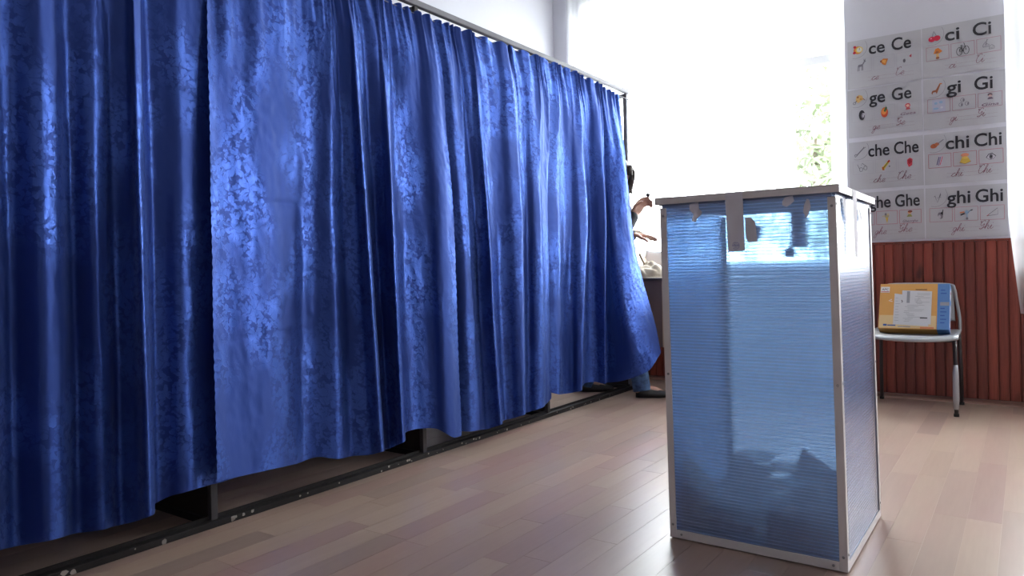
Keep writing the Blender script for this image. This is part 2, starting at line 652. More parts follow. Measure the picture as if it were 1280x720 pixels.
full_board, low_board = board_mesh(0.975), board_mesh(WZ0 - .012)
x = XL + 0.002
while x + BP < XR:
    under = any(a - BP < x < b for a, b in WINDOWS)
    o = bpy.data.objects.new('wainscot_board', low_board if under else full_board)
    C.objects.link(o)
    o.parent = far
    o.location = (x, YW - 0.001, 0)
    x += BP
M_groove = mat('panel_groove', (0.06, 0.013, 0.009, 1), 0.7)
MB().box(XL, XR, YW - 0.004, YW - 0.0005, 0.0, WZ0 - .012).build('panelling_backing', M_groove, far)
for a, b in zip(xs[0::2], xs[1::2]):
    MB().box(a + .001, b - .001, YW - 0.004, YW - 0.0005, WZ0 - .012, 0.972).build('panelling_backing', M_groove, far)
    MB().box(a + .001, b - .001, YW - 0.020, YW - 0.0005, 0.9755, 0.987, ch=0.003).build('panelling_cap', M_board, far)
bb = MB().tube([(XL + .001, YW - 0.027, 0.017), (XR - .001, YW - 0.027, 0.017)], 0.013, 12).box(XL, XR, YW - 0.030, YW - 0.0135, 0.0, 0.014).build('baseboard_far', mat('skirting_wood', (0.16, 0.072, 0.052, 1), 0.4, var=0.2), None, True)
tag(bb, 'rounded brown skirting strip at the foot of the wooden panelling', kind='structure')

# windows
for i, (a, b) in enumerate(WINDOWS):
    wn = empty('window_%d' % (i + 1), ((a + b) / 2, YW + 0.16, WZ0))
    tag(wn, ['wide bright classroom window behind the ballot box', 'bright classroom window right of the posters', 'classroom window farther along the wall'][i], kind='structure')
    hw = (b - a) / 2
    H = WZ1 - WZ0
    fm = MB()
    for (x0, x1, z0, z1) in ((-hw, -hw + .06, 0, H), (hw - .06, hw, 0, H), (-hw + .06, hw - .06, 0, .06), (-hw + .06, hw - .06, H - .06, H)):
        fm.box(x0, x1, -0.035, 0.035, z0, z1)
    fm.build('window_frame', M_frame, wn)
    for xm in (-hw / 3, hw / 3):
        MB().box(xm - .035, xm + .035, -0.03, 0.03, .06, H - .06).build('mullion', M_frame, wn)
    zt = H * 0.66
    xe = [-hw + .06, -hw / 3 - .035, -hw / 3 + .035, hw / 3 - .035, hw / 3 + .035, hw - .06]
    for k in range(3):
        MB().box(xe[2 * k], xe[2 * k + 1], -0.03, 0.03, zt - .03, zt + .03).build('transom', M_frame, wn)
        MB().box(xe[2 * k], xe[2 * k + 1], -0.003, 0.003, .06, zt - .03).build('pane', M_glass, wn)
        MB().box(xe[2 * k], xe[2 * k + 1], -0.003, 0.003, zt + .03, H - .06).build('pane', M_glass, wn)
    MB().box(-hw, hw, -0.20, -0.035, -0.0, 0.022, ch=0.004).build('window_sill', M_frame, wn)


# ------------------------------------------------------------------ outdoors
gr = MB().box(-40, 40, YW + 0.3, 60, -1.4, -1.3).build('ground', mat('outdoor_ground', (0.30, 0.31, 0.27, 1), 0.9, var=.3, vscale=.6))
tag(gr, 'pale open ground outside the classroom windows', kind='structure')
M_leaf = mat('leaf_green', (0.17, 0.20, 0.12, 1), 0.6, var=.3)
M_bark = mat('bark', (0.11, 0.085, 0.06, 1), 0.9)


def tree(x, y, h, rad, seed, label):
    rr = random.Random(seed)
    t = empty('garden_tree', (x, y, -1.3))
    tag(t, label, 'tree')
    MB().tube([(0, 0, 0), (.05, .02, h * .4), (0, .05, h * .8)], [.13, .10, .04], 10).build('trunk', M_bark, t, True)
    fm = MB()
    for k in range(1800):
        d = Vector((rr.gauss(0, 1), rr.gauss(0, 1), rr.gauss(0, 1))).normalized() * (rad * rr.random() ** .4)
        c = Vector((0, 0, h * .72)) + Vector((d.x, d.y, d.z * 1.25))
        u = Vector((rr.gauss(0, 1), rr.gauss(0, 1), rr.gauss(0, 1))).normalized()
        v = u.cross(Vector((rr.gauss(0, 1), rr.gauss(0, 1), rr.gauss(0, 1)))).normalized()
        s = .05 + .05 * rr.random()
        fm.quad([c - u * s * 1.5, c - v * s * .6, c + u * s * 1.5, c + v * s * .6])
    fo = fm.build('foliage', M_leaf, t)
    fo['kind'] = 'stuff'


tree(-2.55, 11.5, 5.2, 1.25, 1, 'pale washed-out tree seen through the sheer curtain near the posters')

# ------------------------------------------------------------------ sheer curtains
M_rod = mat('white_rod', (0.7, 0.7, 0.7, 1), 0.4)


def sheer_curtain(x0, x1, y, z0, z1, label, seed, edge=None, amp=0.035):
    rr = random.Random(seed)
    t = empty('sheer_curtain', ((x0 + x1) / 2, y, z0))
    tag(t, label, 'curtain', 'white sheer window curtains')
    n = int((x1 - x0) / 0.010)
    ph = [rr.random() * 6.28 for _ in range(4)]
    rows = []
    NR = 36
    for r in range(NR + 1):
        v = r / NR
        z = z0 + (z1 - z0) * v
        rowp = []
        for k in range(n + 1):
            u = k / n
            xx = x0 + (x1 - x0) * u
            d = amp * (math.sin(xx * 52 + ph[0] + .5 * math.sin(xx * 7 + ph[1])) * .5 + .3 * math.sin(xx * 23 + ph[2]) + .08 * math.sin(xx * 90 + v * 2))
            d *= (0.45 + 0.55 * (1 - v))
            ox = edge(v) * (1 - u) ** 4 if edge else 0
            zz = z + (0.012 * math.sin(xx * 9 + ph[3]) if r == 0 else 0)
            rowp.append((xx + ox - (x0 + x1) / 2, d, zz - z0))
        rows.append(rowp)
    MB().grid(rows).build('voile', M_sheer, t, True)
    MB().tube([((x0 - x1) / 2 - .03, 0, z1 - z0 + .012), ((x1 - x0) / 2 + .03, 0, z1 - z0 + .012)], .011).build('curtain_rod', M_rod, t, True)


sheer_curtain(-3.02, -1.255, 5.115, 0.99, 3.06, 'white sheer curtain hanging across the wide window behind the ballot box', 1)
sheer_curtain(-1.03, -0.93, 5.05, 0.99, 3.06, 'narrow gathered sheer curtain hanging beside the posters', 2, amp=0.05)
sheer_curtain(-0.085, 2.0, 5.085, 0.55, 3.06, 'white sheer curtain at the right of the posters, reaching below the panelling top', 3,
              edge=lambda v: 0.05 * max(0, 0.22 - v) / 0.22)

# ------------------------------------------------------------------ booth frame
def top_z(y):
    T_ = [(-1, 2.06), (.3, 2.06), (2.3, 2.052), (2.65, 2.046), (3.27, 2.066), (3.6, 2.078), (4.07, 2.068), (4.5, 2.046), (4.7, 2.05)]
    for (a, za), (b, zb_) in zip(T_, T_[1:]):
        if y <= b:
            return za + (zb_ - za) * (y - a) / (b - a)
    return 2.05


PY = [-0.70, 0.375, 1.45, 2.522, 3.595, 4.705]
FX, FB = -2.295, -3.14
T = 0.0125
fr = empty('booth_frame', (FX, PY[2], 0))
tag(fr, 'long black steel frame of the voting booths that carries the blue curtains', 'frame')


def fpart(mb, name, mt_, smooth=False):
    o = mb.build(name, mt_, None, smooth)
    o.parent = fr
    o.matrix_parent_inverse = Matrix.Translation(-Vector(fr.location))
    return o


rail = fpart(MB().box(FX - .018, FX + .018, PY[0], PY[-1] + T, 0.0, 0.022, ch=0.002).box(FX - .018, FX - .012, PY[0], PY[-1] + T, 0.022, 0.034), 'bottom_rail', M_black)
sp_ = MB()
rs2 = random.Random(11)
for k in range(46):
    yy = rs2.uniform(0.9, 4.5)
    s = rs2.uniform(.0018, .0065) * (1.5 if yy < 2.2 else 1)
    zc = rs2.uniform(.005, .018)
    pts = [(FX + .0186, yy + s * math.cos(a) * rs2.uniform(.7, 1.4), min(.021, max(.001, zc + s * math.sin(a)))) for a in [i * PI / 4 for i in range(8)]]
    sp_.quad(pts)
so = sp_.build('paint_speck', M_speck, rail)
so['kind'] = 'stuff'
fpart(MB().box(FX - .015, FX + .015, PY[0], PY[-1] + T, 2.087, 2.116, ch=0.005), 'top_rail', M_glaresteel)
for i, y in enumerate(PY):
    fpart(MB().box(FX - .018 - (.006 if i == 5 else 0), FX + .004, y - T - (.006 if i == 5 else 0), y + T, 0.022, 2.087, ch=0.002), 'post', M_glaresteel if i == 5 else M_post)  # end post in the paler steel, with the window's glare painted in
    fpart(MB().box(FB - T, FB + T, y - T, y + T, 0.0, 2.115), 'back_post', M_glaresteel)
    fpart(MB().box(FB + T, FX - T, y - T, y + T, 2.062, 2.086), 'cross_rail', M_glaresteel)
    fpart(MB().box(FB + T, FX - .018, y - T, y + T, 0.0, 0.024), 'floor_cross_rail', M_black)
    top = 1.80 if i < 5 else 0.42
    if i in (2, 3, 4, 5):
        fpart(MB().tube([(FX + .003, y, top_z(y) - .006), (FX + .022, y, top_z(y) - .006)], .003, 8), 'wire_hook', M_glaresteel)
    fpart(MB().box(FB + T + .002, FX - T - .012, y - .004, y + .004, 0.026, top), 'partition_panel', M_dark)
fpart(MB().box(FB - T, FB + T, PY[0] + T, PY[-1] - T, 2.09, 2.115), 'back_rail', M_glaresteel)
wire_z = {}
for a, b in zip(PY, PY[1:]):
    pts = []
    for k in range(13):
        yy = a + (b - a) * k / 12
        pts.append((FX + .020, yy, top_z(yy) - .006))
    fpart(MB().tube(pts, .0018, 6), 'curtain_wire', M_glaresteel, True)

# ------------------------------------------------------------------ blue curtains
NROW = 220
LV = [0, .10, .25, .45, .65, .85, 1.0]          # levels of the control rows, top to hem
ZTOP = 2.072


def ctrl(dx, yb, zb, ym=None, yt=None):
    """control column: forward offset, y at hem, hem height, y at mid, y at top"""
    ym = yb if ym is None else ym
    yt = ym if yt is None else yt
    topz = top_z(yt)
    out = []
    for t in LV:
        if t < .45:
            s = t / .45
            y = yt + (ym - yt) * s
        else:
            s = (t - .45) / .55
            y = ym + (yb - ym) * s
        amp = .18 + .82 * min(1, t / .65) ** .8
        xb = FX + .022 + (.014) * min(1, t * 1.6)
        xx = xb + dx * 1.12 * amp
        k = abs(xx) / 2.24 if t > .05 else 1.0
        z = topz + (zb - topz) * t
        if t == 1:
            z = .86 - (.86 - z) * k
        out.append(Vector((xx, y * k, z)))
    return out


def hermite(P, ts, t):
    """non-uniform cubic through P at ts"""
    n = len(P)
    i = 0
    while i < n - 2 and t > ts[i + 1]:
        i += 1
    h = ts[i + 1] - ts[i]
    s = (t - ts[i]) / h

    def tan(k):
        if k == 0:
            return (P[1] - P[0]) / (ts[1] - ts[0])
        if k == n - 1:
            return (P[-1] - P[-2]) / (ts[-1] - ts[-2])
        h0, h1 = ts[k] - ts[k - 1], ts[k + 1] - ts[k]
        d0, d1 = (P[k] - P[k - 1]) / h0, (P[k + 1] - P[k]) / h1
        return (d0 * h1 + d1 * h0) / (h0 + h1)
    m0, m1 = tan(i), tan(i + 1)
    s2, s3 = s * s, s ** 3
    return P[i] * (2 * s3 - 3 * s2 + 1) + m0 * (h * (s3 - 2 * s2 + s)) + P[i + 1] * (-2 * s3 + 3 * s2) + m1 * (h * (s3 - s2))


def curtain(cols, label, seed, scallop=(True, True), crease=1.0):
    nl = len(LV)
    # column parameter: chord length at the hem level / mid level mean
    ts = [0]
    for a, b in zip(cols, cols[1:]):
        ts.append(ts[-1] + max(.012, ((b[4] - a[4]).length + (b[6] - a[6]).length) / 2))
    L = ts[-1]
    NC = max(120, int(L / 0.0065))
    # control rows resampled along u
    lvl = []
    for j in range(nl):
        P = [c[j] for c in cols]
        lvl.append([hermite(P, ts, L * k / NC) for k in range(NC + 1)])
    rows = []
    o3 = seed * 17.3
    for r in range(NROW + 1):
        t = (r / NROW)
        rowp = []
        for k in range(NC + 1):
            p = hermite([lvl[j][k] for j in range(nl)], LV, t)
            u = L * k / NC
            # gathers along the wire
            zt = (1 - math.exp(-t * 40))
            g = math.exp(-t / .055)
            ph = u * 2 * PI / .062 + 2.2 * noise.noise((u * 7, o3, 0))
            p.x += .011 * g * math.sin(ph) + .004 * g * math.sin(ph * 2.3 + 1)
            g2 = math.exp(-((t - .13) / .12) ** 2)
            p.x += .008 * g2 * noise.noise((u * 16, o3, 4.0)) * 2
            # soft vertical irregularity, wrinkles and storage creases
            z = p.z
            p.x += .008 * min(1, t * 3) * noise.noise((u * 6, z * 1.1, o3))
            p.x += .0030 * noise.noise((u * 22, z * 5, o3 + 9))
            p.x += .0020 * noise.noise((u * 45 + z * 9, z * 28, o3 + 3)) * (0.5 + max(0, noise.noise((u * 3, z * 2, o3))))
            for zc, am in ((1.12, .0026), (1.025, .0022), (.865, .0022), (.647, .0014), (1.55, .0008)):
                q = (z - zc - .010 * noise.noise((u * 5, zc, o3))) / .009
                if abs(q) < 3:
                    p.x -= crease * am * math.exp(-q * q) * (.6 + .8 * noise.noise((u * 4, zc * 9, o3)))
            if t < .02:
                p.z += .007 * math.sin(ph * 1.0 + 1.0)
            if t > .985:
                p.z += .004 * noise.noise((u * 9, o3, 7))
            rowp.append(p)
        # little scallops along the selvedge
        sc = .005 * abs(math.sin(PI * r / 4.0))
        if scallop[0]:
            d = (rowp[1] - rowp[0]).normalized()
            rowp[0] = rowp[0] - d * sc
        if scallop[1]:
            d = (rowp[-1] - rowp[-2]).normalized()
            rowp[-1] = rowp[-1] + d * sc
        rows.append(rowp)
    base = Vector((rows[-1][NC // 2].x, rows[-1][NC // 2].y, min(p.z for p in rows[-1])))
    mb = MB()
    mb.grid([[p - base for p in rw] for rw in rows])
    me = mb.mesh('voting_curtain', M_satin, True)
    uvl = me.uv_layers.new(name='UVMap')
    co = []
    nc = NC + 1
    uvs = []
    for r in range(NROW + 1):
        for k in range(nc):
            uvs.append((L * k / NC + seed * 3.7, 2.0 * (1 - r / NROW)))
    li = [0] * len(me.loops)
    me.loops.foreach_get('vertex_index', li)
    flat = []
    for i in li:
        flat += uvs[i]
    uvl.data.foreach_set('uv', flat)
    o = bpy.data.objects.new('voting_curtain', me)
    C.objects.link(o)
    o.location = base
    tag(o, label, 'curtain', 'blue voting booth curtains')
    return o


# nearest bay
c0 = [ctrl(.00, .31, .14), ctrl(.07, .42, .14), ctrl(.0, .52, .14), ctrl(.06, .63, .14), ctrl(.01, .70, .14),
      ctrl(.075, .765, .14), ctrl(-.005, .835, .14), ctrl(.055, .915, .13), ctrl(.045, .945, .13), ctrl(-.005, .99, .13), ctrl(.05, 1.055, .12),
      ctrl(.035, 1.08, .12), ctrl(.012, 1.105, .118), ctrl(.05, 1.15, .115), ctrl(.115, 1.197, .118, 1.187, 1.18), ctrl(.095, 1.212, .12, 1.202, 1.195),
      ctrl(.03, 1.212, .145, 1.204, 1.20), ctrl(-.012, 1.23, .155), ctrl(.0, 1.26, .16), ctrl(.030, 1.315, .158), ctrl(.024, 1.36, .158), ctrl(.012, 1.42, .16), ctrl(.0, 1.52, .16)]
curtain(c0, 'blue curtain of the booth nearest the camera, deep in shade', 1, (False, True))
# second bay
c1 = [ctrl(.066, 1.435, .165, 1.43, 1.43), ctrl(.048, 1.485, .165), ctrl(.036, 1.57, .16), ctrl(.028, 1.65, .155), ctrl(.002, 1.74, .152, 1.75, 1.78), ctrl(-.018, 1.79, .155, 1.82, 1.87),
      ctrl(-.014, 1.85, .155, 1.87, 1.92), ctrl(.018, 1.95, .125, 1.94, 1.97), ctrl(.010, 2.04, .12, 2.02, 2.0), ctrl(.045, 2.12, .105, 2.08, 2.04), ctrl(.098, 2.20, .10, 2.13, 2.07), ctrl(.08, 2.215, .10, 2.145, 2.085),
      ctrl(.015, 2.215, .105, 2.15, 2.095), ctrl(.0, 2.245, .105, 2.18, 2.13), ctrl(.045, 2.285, .11, 2.235, 2.2), ctrl(.092, 2.322, .115, 2.285, 2.24), ctrl(.075, 2.337, .12, 2.30, 2.255),
      ctrl(.01, 2.337, .15, 2.305, 2.27), ctrl(-.015, 2.38, .155, 2.35, 2.33), ctrl(-.005, 2.46, .15, 2.43, 2.39), ctrl(.02, 2.55, .13, 2.52, 2.44), ctrl(.05, 2.605, .10, 2.57, 2.49), ctrl(.062, 2.66, .07, 2.63, 2.53), ctrl(.055, 2.725, .06, 2.69, 2.60)]
curtain(c1, 'blue curtain of the second booth with a bright silvery flowered strip', 2)
# third bay
c2 = [ctrl(-.01, 2.64, .10, 2.62, 2.57), ctrl(.012, 2.72, .085, 2.68, 2.62), ctrl(.045, 2.80, .07, 2.75, 2.67), ctrl(.050, 2.86, .065, 2.80, 2.72), ctrl(.032, 2.94, .06, 2.88, 2.78), ctrl(.062, 3.0, .06, 2.93, 2.83), ctrl(.088, 3.045, .058, 2.965, 2.86),
      ctrl(.07, 3.06, .06, 2.98, 2.88), ctrl(.01, 3.06, .075, 2.99, 2.90), ctrl(.0, 3.10, .075, 3.05, 2.98), ctrl(.02, 3.16, .07, 3.12, 3.06), ctrl(.052, 3.225, .07, 3.2, 3.13), ctrl(.064, 3.262, .07, 3.27, 3.2),
      ctrl(.05, 3.275, .075, 3.285, 3.22), ctrl(.002, 3.28, .08, 3.30, 3.24), ctrl(.0, 3.32, .08, 3.34, 3.30), ctrl(.028, 3.38, .08, 3.40, 3.37), ctrl(.04, 3.43, .08, 3.45, 3.44), ctrl(.022, 3.48, .095, 3.50, 3.50), ctrl(.0, 3.545, .115, 3.555, 3.57)]
curtain(c2, 'blue curtain of the third booth hanging lowest, almost to the floor rail', 3)


def flap(pts):
    out = []
    for t in LV:
        out.append(hermite([Vector(p[1:]) for p in pts], [p[0] for p in pts], t))
    return out


c3 = [ctrl(.002, 3.545, .15, 3.525, 3.545), ctrl(.022, 3.62, .13, 3.63, 3.66), ctrl(.010, 3.70, .12, 3.72, 3.73), ctrl(.022, 3.78, .115, 3.81, 3.80), ctrl(.058, 3.84, .112, 3.91, 3.86), ctrl(.072, 3.878, .112, 3.985, 3.90),
      ctrl(.052, 3.892, .115, 4.0, 3.93), ctrl(.0, 3.90, .14, 4.01, 3.96), ctrl(-.01, 3.96, .15, 4.04, 4.0), ctrl(.012, 4.06, .14, 4.09, 4.06), ctrl(.05, 4.145, .12, 4.17, 4.12), ctrl(.075, 4.195, .112, 4.235, 4.18),
      ctrl(.06, 4.21, .112, 4.25, 4.20), ctrl(.02, 4.22, .115, 4.26, 4.22),
      flap([(0, -2.270, 4.265, 2.060), (.25, -2.262, 4.27, 1.57), (.5, -2.20, 4.235, 1.00), (.7, -2.165, 4.205, .62), (.85, -2.13, 4.195, .36), (1, -2.13, 4.21, .135)]),
      flap([(0, -2.270, 4.30, 2.055), (.25, -2.225, 4.30, 1.57), (.5, -2.165, 4.240, .99), (.7, -2.10, 4.205, .66), (.85, -2.045, 4.185, .42), (1, -1.995, 4.244, .185)]),
      flap([(0, -2.270, 4.35, 2.050), (.25, -2.200, 4.345, 1.57), (.5, -2.140, 4.285, .99), (.7, -2.07, 4.255, .66), (.85, -2.015, 4.235, .43), (1, -1.965, 4.275, .205)]),
      flap([(0, -2.270, 4.43, 2.045), (.25, -2.185, 4.40, 1.57), (.5, -2.120, 4.345, .98), (.7, -2.055, 4.335, .67), (.85, -1.995, 4.315, .45), (1, -1.945, 4.335, .255)]),
      flap([(0, -2.270, 4.515, 2.035), (.25, -2.195, 4.462, 1.56), (.5, -2.12, 4.420, .98), (.7, -2.055, 4.435, .70), (.85, -1.990, 4.437, .475), (1, -1.945, 4.405, .305)])]
curtain(c3, 'blue curtain of the farthest booth with its end swung open around a person', 4)

# ------------------------------------------------------------------ ballot box
M_alu = mat('off_white_aluminium', (0.52, 0.48, 0.47, 1), 0.45, var=0.10, vscale=14, bump=0.05)
M_screw = mat('screw_steel', (0.22, 0.21, 0.21, 1), 0.4, metal=0.7)
M_gap = mat('dark_joint', (0.05, 0.055, 0.085, 1), 0.6)
BX0, BX1, BY0, BY1, BH = -0.939, -0.417, 2.172, 2.728, 1.045
bx = empty('ballot_box', ((BX0 + BX1) / 2, (BY0 + BY1) / 2, 0))
tag(bx, 'tall blue translucent ballot box with off-white metal edges and a flat lid', 'ballot box')
hx, hy = (BX1 - BX0) / 2, (BY1 - BY0) / 2
SHEAR = Matrix(((1, 0, -0.013, 0), (0, 1, 0, 0), (0, 0, 1, 0), (0, 0, 0, 1)))      # the frame has racked a little


def sheared(mb):
    mb.v = [tuple(SHEAR @ Vector(v)) for v in mb.v]
    return mb


AT = 0.003
AW = 0.022
for sx in (-1, 1):
    for sy in (-1, 1):
        a = MB()
        x0, x1 = sorted((sx * hx, sx * (hx - AW)))
        ya, yb = sorted((sy * hy, sy * (hy - AT)))
        a.box(x0, x1, ya, yb, 0.004, BH, ch=.0008)
        xa, xb = sorted((sx * hx, sx * (hx - AT)))
        y0, y1 = sorted((sy * (hy - AT), sy * (hy - AW)))
        a.box(xa, xb, y0, y1, 0.004, BH, ch=.0008)
        po = sheared(a).build('corner_post', M_alu, bx)
        for zc in (0.045, 0.52, 1.02):
            sheared(MB().ball((sx * (hx - AW * .5), sy * (hy + .0005), zc), (.0042, .0018, .0042), seg=10, rings=6)).build('screw', M_screw, po, True)
            sheared(MB().ball((sx * (hx + .0005), sy * (hy - AW * .55), zc + .006), (.0018, .0042, .0042), seg=10, rings=6)).build('screw', M_screw, po, True)
for sy in (-1, 1):
    ya, yb = sorted((sy * hy, sy * (hy - AT)))
    for z0, z1 in ((0.004, 0.030),):
        sheared(MB().box(-hx + AW, hx - AW, ya, yb, z0, z1, ch=.0008)).build('bottom_edge', M_alu, bx)
    for sx in (-1, 1):
        sheared(MB().ball((sx * (hx - AW - .016), sy * (hy + .0003), .017), (.004, .0018, .004), seg=10, rings=6)).build('screw', M_screw, bx, True)
for sx in (-1, 1):
    xa, xb = sorted((sx * hx, sx * (hx - AT)))
    sheared(MB().box(xa, xb, -hy + AW, hy - AW, 0.004, 0.028, ch=.0008)).build('bottom_edge', M_alu, bx)
sheared(MB().box(-hx + .004, hx - .004, -hy + .004, hy - .004, 0.006, 0.016)).build('base_board', mat('base_board', (0.62, 0.64, 0.68, 1), .7), bx)
# panels sit behind the angles
PT = 0.008
for ax, sg in ((1, -1), (1, 1), (0, -1), (0, 1)):
    half, other = (hy, hx) if ax else (hx, hy)
    o_, i_ = sg * (half - AT - .0005), sg * (half - AT - PT)
    lo__, hi__ = sorted((o_, i_))
    pnl = MB()
    if ax:
        pnl.box(-hx + .013, hx - .013, lo__, hi__, 0.018, BH + .012)
    else:
        pnl.box(lo__, hi__, -hy + .012, hy - .012, 0.018, BH + .012)
    for fi, f_ in enumerate(pnl.f):                   # clear outer skin (1), fluted inner skin (0)
        c_ = sum(pnl.v[v_][ax] for v_ in f_) / len(f_)
        pnl.mi[fi] = 0 if abs(c_ - i_) < .0005 else 1
    sheared(pnl).build('polycarbonate_panel', [M_poly, M_skin_poly], bx)
# lid: flat tray with a turned-down rim
lid = MB()
lo_, lz0, lz1 = 0.012, 1.056, 1.078
lid.box(-hx - lo_, hx + lo_, -hy - lo_, hy + lo_, lz1 - .004, lz1, ch=.0012)
for (x0, x1, y0, y1) in ((-hx - lo_, hx + lo_, -hy - lo_, -hy - lo_ + .003), (-hx - lo_, hx + lo_, hy + lo_ - .003, hy + lo_),
                         (-hx - lo_, -hx - lo_ + .003, -hy - lo_ + .003, hy + lo_ - .003), (hx + lo_ - .003, hx + lo_, -hy - lo_ + .003, hy + lo_ - .003)):
    lid.box(x0, x1, y0, y1, lz0, lz1 - .004)
lido = sheared(lid).build('lid', M_alu, bx)
sheared(MB().box(-hx + .015, hx - .015, -hy + .015, hy - .015, BH + .002, lz1 - .0045)).build('lid_frame', mat('lid_lining', (0.40, 0.43, 0.50, 1), .7), lido)
sheared(MB().box(-.11, .11, -.008, .008, lz1 + .0002, lz1 + .0012)).build('ballot_slot', M_gap, lido)


# paper seals and torn leftovers of older seals, in the plane of a box side
def on_side(side, pts, z_off=0.0):
    """pts (a, z) in world a = x or y; gives box-local 3-d points just off that side"""
    out = []
    for a, z in pts:
        sh = -0.013 * z
        if side == 'front':
            out.append((a - bx.location.x, -hy - .0012 - z_off, z))
        elif side == 'back':
            out.append((a - bx.location.x, hy + .0012 + z_off, z))
        elif side == 'right':
            out.append((hx + .0012 + z_off + sh, a - bx.location.y, z))
        else:
            out.append((-hx - .0012 - z_off + sh, a - bx.location.y, z))
    return out


M_seal = mat('seal_paper', (0.50, 0.48, 0.52, 1), 0.8, var=.05)


def seal(side, pts, name='seal_strip', off=0.0, label=None, th=0.0006):
    p = on_side(side, pts, off)
    q = on_side(side, pts, off + th)
    mb = MB()
    mb.quad(q)
    mb.quad(p[::-1])
    n = len(p)
    for i in range(n):
        mb.quad([p[i], p[(i + 1) % n], q[(i + 1) % n], q[i]])
    return mb.build(name, M_seal, bx, label=label)


LO = lo_ + .0004
main = seal('front', [(-.737, 1.078), (-.684, 1.076), (-.680, .902), (-.730, .900)], off=LO - .0012, label='white paper seal with a round blue stamp')
seal('front', [(-.682, 1.000), (-.664, 1.000), (-.652, .985), (-.646, .928), (-.672, .926), (-.680, .940)], 'torn_seal')
seal('front', [(-.853, 1.052), (-.824, 1.057), (-.822, 1.034), (-.812, 1.026), (-.816, 1.016), (-.828, 1.008), (-.834, .994), (-.846, 1.000), (-.840, 1.020), (-.853, 1.034)], 'torn_seal')
seal('front', [(-.574, 1.040), (-.566, 1.052), (-.545, 1.056), (-.540, 1.040), (-.552, 1.030), (-.562, 1.024), (-.574, 1.030)], 'torn_seal')
seal('front', [(-.506, 1.044), (-.499, 1.040), (-.496, 1.020), (-.502, 1.000), (-.509, .989), (-.517, 1.008), (-.514, 1.026)], 'torn_seal')
seal('right', [(2.345, 1.078), (2.412, 1.075), (2.395, .876), (2.352, .878)], off=LO - .0012)
seal('right', [(2.265, 1.045), (2.290, 1.05), (2.305, 1.00), (2.30, .98), (2.275, 1.0)], 'torn_seal')
seal('right', [(2.50, 1.03), (2.535, 1.03), (2.55, 1.0), (2.525, .985)], 'torn_seal')
seal('right', [(2.465, .955), (2.478, .955), (2.482, .93), (2.468, .926)], 'torn_seal')
seal('back', [(-.704, 1.075), (-.643, 1.075), (-.645, .921), (-.701, .922)], off=LO - .0012)
seal('back', [(-.724, .912), (-.700, .925), (-.684, .912), (-.684, .884), (-.724, .888)], 'torn_seal')
seal('back', [(-.83, 1.01), (-.80, 1.0), (-.81, .95), (-.835, .96)], 'torn_seal')
seal('left', [(2.342, 1.075), (2.414, 1.075), (2.412, .888), (2.354, .890)], off=LO - .0012)
seal('left', [(2.24, .98), (2.27, .985), (2.265, .94), (2.245, .945)], 'torn_seal')
seal('left', [(2.55, .98), (2.60, .985), (2.59, .94), (2.56, .945)], 'torn_seal')
# round stamp on the front seal
M_stamp = mat('stamp_ink', (0.10, 0.10, 0.30, 1), .8)
st = MB()
cxs, czs = -.707 - bx.location.x, .918
yy = -hy - LO - .0007
for r0, r1 in ((.0098, .0110), (.0060, .0066)):
    for k in range(28):
        a0, a1 = 2 * PI * k / 28, 2 * PI * (k + 1) / 28
        if k in (6, 15, 16):
            continue
        st.quad([(cxs + r * math.cos(a), yy, czs + r * math.sin(a)) for r, a in ((r0, a0), (r1, a0), (r1, a1), (r0, a1))])
for dx_, dz_, w_, h_ in ((-.003, .002, .002, .004), (.002, .001, .003, .002), (.000, -.003, .004, .0015), (-.0075, 0, .001, .003), (.0075, .001, .001, .004), (0, .0078, .004, .001)):
    st.quad([(cxs + dx_ - w_, yy, czs + dz_ - h_ / 2), (cxs + dx_ + w_, yy, czs + dz_ - h_ / 2), (cxs + dx_ + w_ * .8, yy, czs + dz_ + h_ / 2), (cxs + dx_ - w_, yy, czs + dz_ + h_ / 2)])
st.build('round_stamp', M_stamp, main, label='round blue ink stamp')
main_child = main

# ballots lying in the box
M_ballot = mat('ballot_paper', (0.60, 0.60, 0.61, 1), .8, var=.05)


def ballot(loc, rot, wd, ht, curl, label, grp='ballots in the box'):
    rows = []
    N = 8
    for i in range(N + 1):
        v = i / N - .5
        rows.append([((k / 6 - .5) * wd, v * ht, curl * (v * v - .25) * ht + .01 * math.sin(k * 1.1 + i * .5) * wd) for k in range(7)])
    mb = MB().grid(rows)
    o = mb.build('ballot_paper', M_ballot, None, True)
    md = o.modifiers.new('thickness', 'SOLIDIFY')
    md.thickness = .0015
    o.location = loc
    o.rotation_euler = rot
    tag(o, label, 'ballot', grp)
    return o


def corner_sheet(pts, label, bulge=.012):
    """four corners, gently bent"""
    a, b, c, d = [Vector(p) for p in pts]
    nrm = (b - a).cross(d - a).normalized()
    rows = []
    for i in range(9):
        v = i / 8
        rows.append([(a.lerp(b, u / 8)).lerp(d.lerp(c, u / 8), v) + nrm * (bulge * (math.sin(PI * v) + .3 * math.sin(2 * PI * u / 8))) for u in range(9)])
    org = Vector((sum(p[0] for p in pts) / 4, sum(p[1] for p in pts) / 4, min(p[2] for p in pts)))
    o = MB().grid([[p - org for p in r] for r in rows]).build('ballot_paper', M_ballot, None, True)
    md = o.modifiers.new('thickness', 'SOLIDIFY')
    md.thickness = .0015
    o.location = org
    tag(o, label, 'ballot', 'ballots in the box')


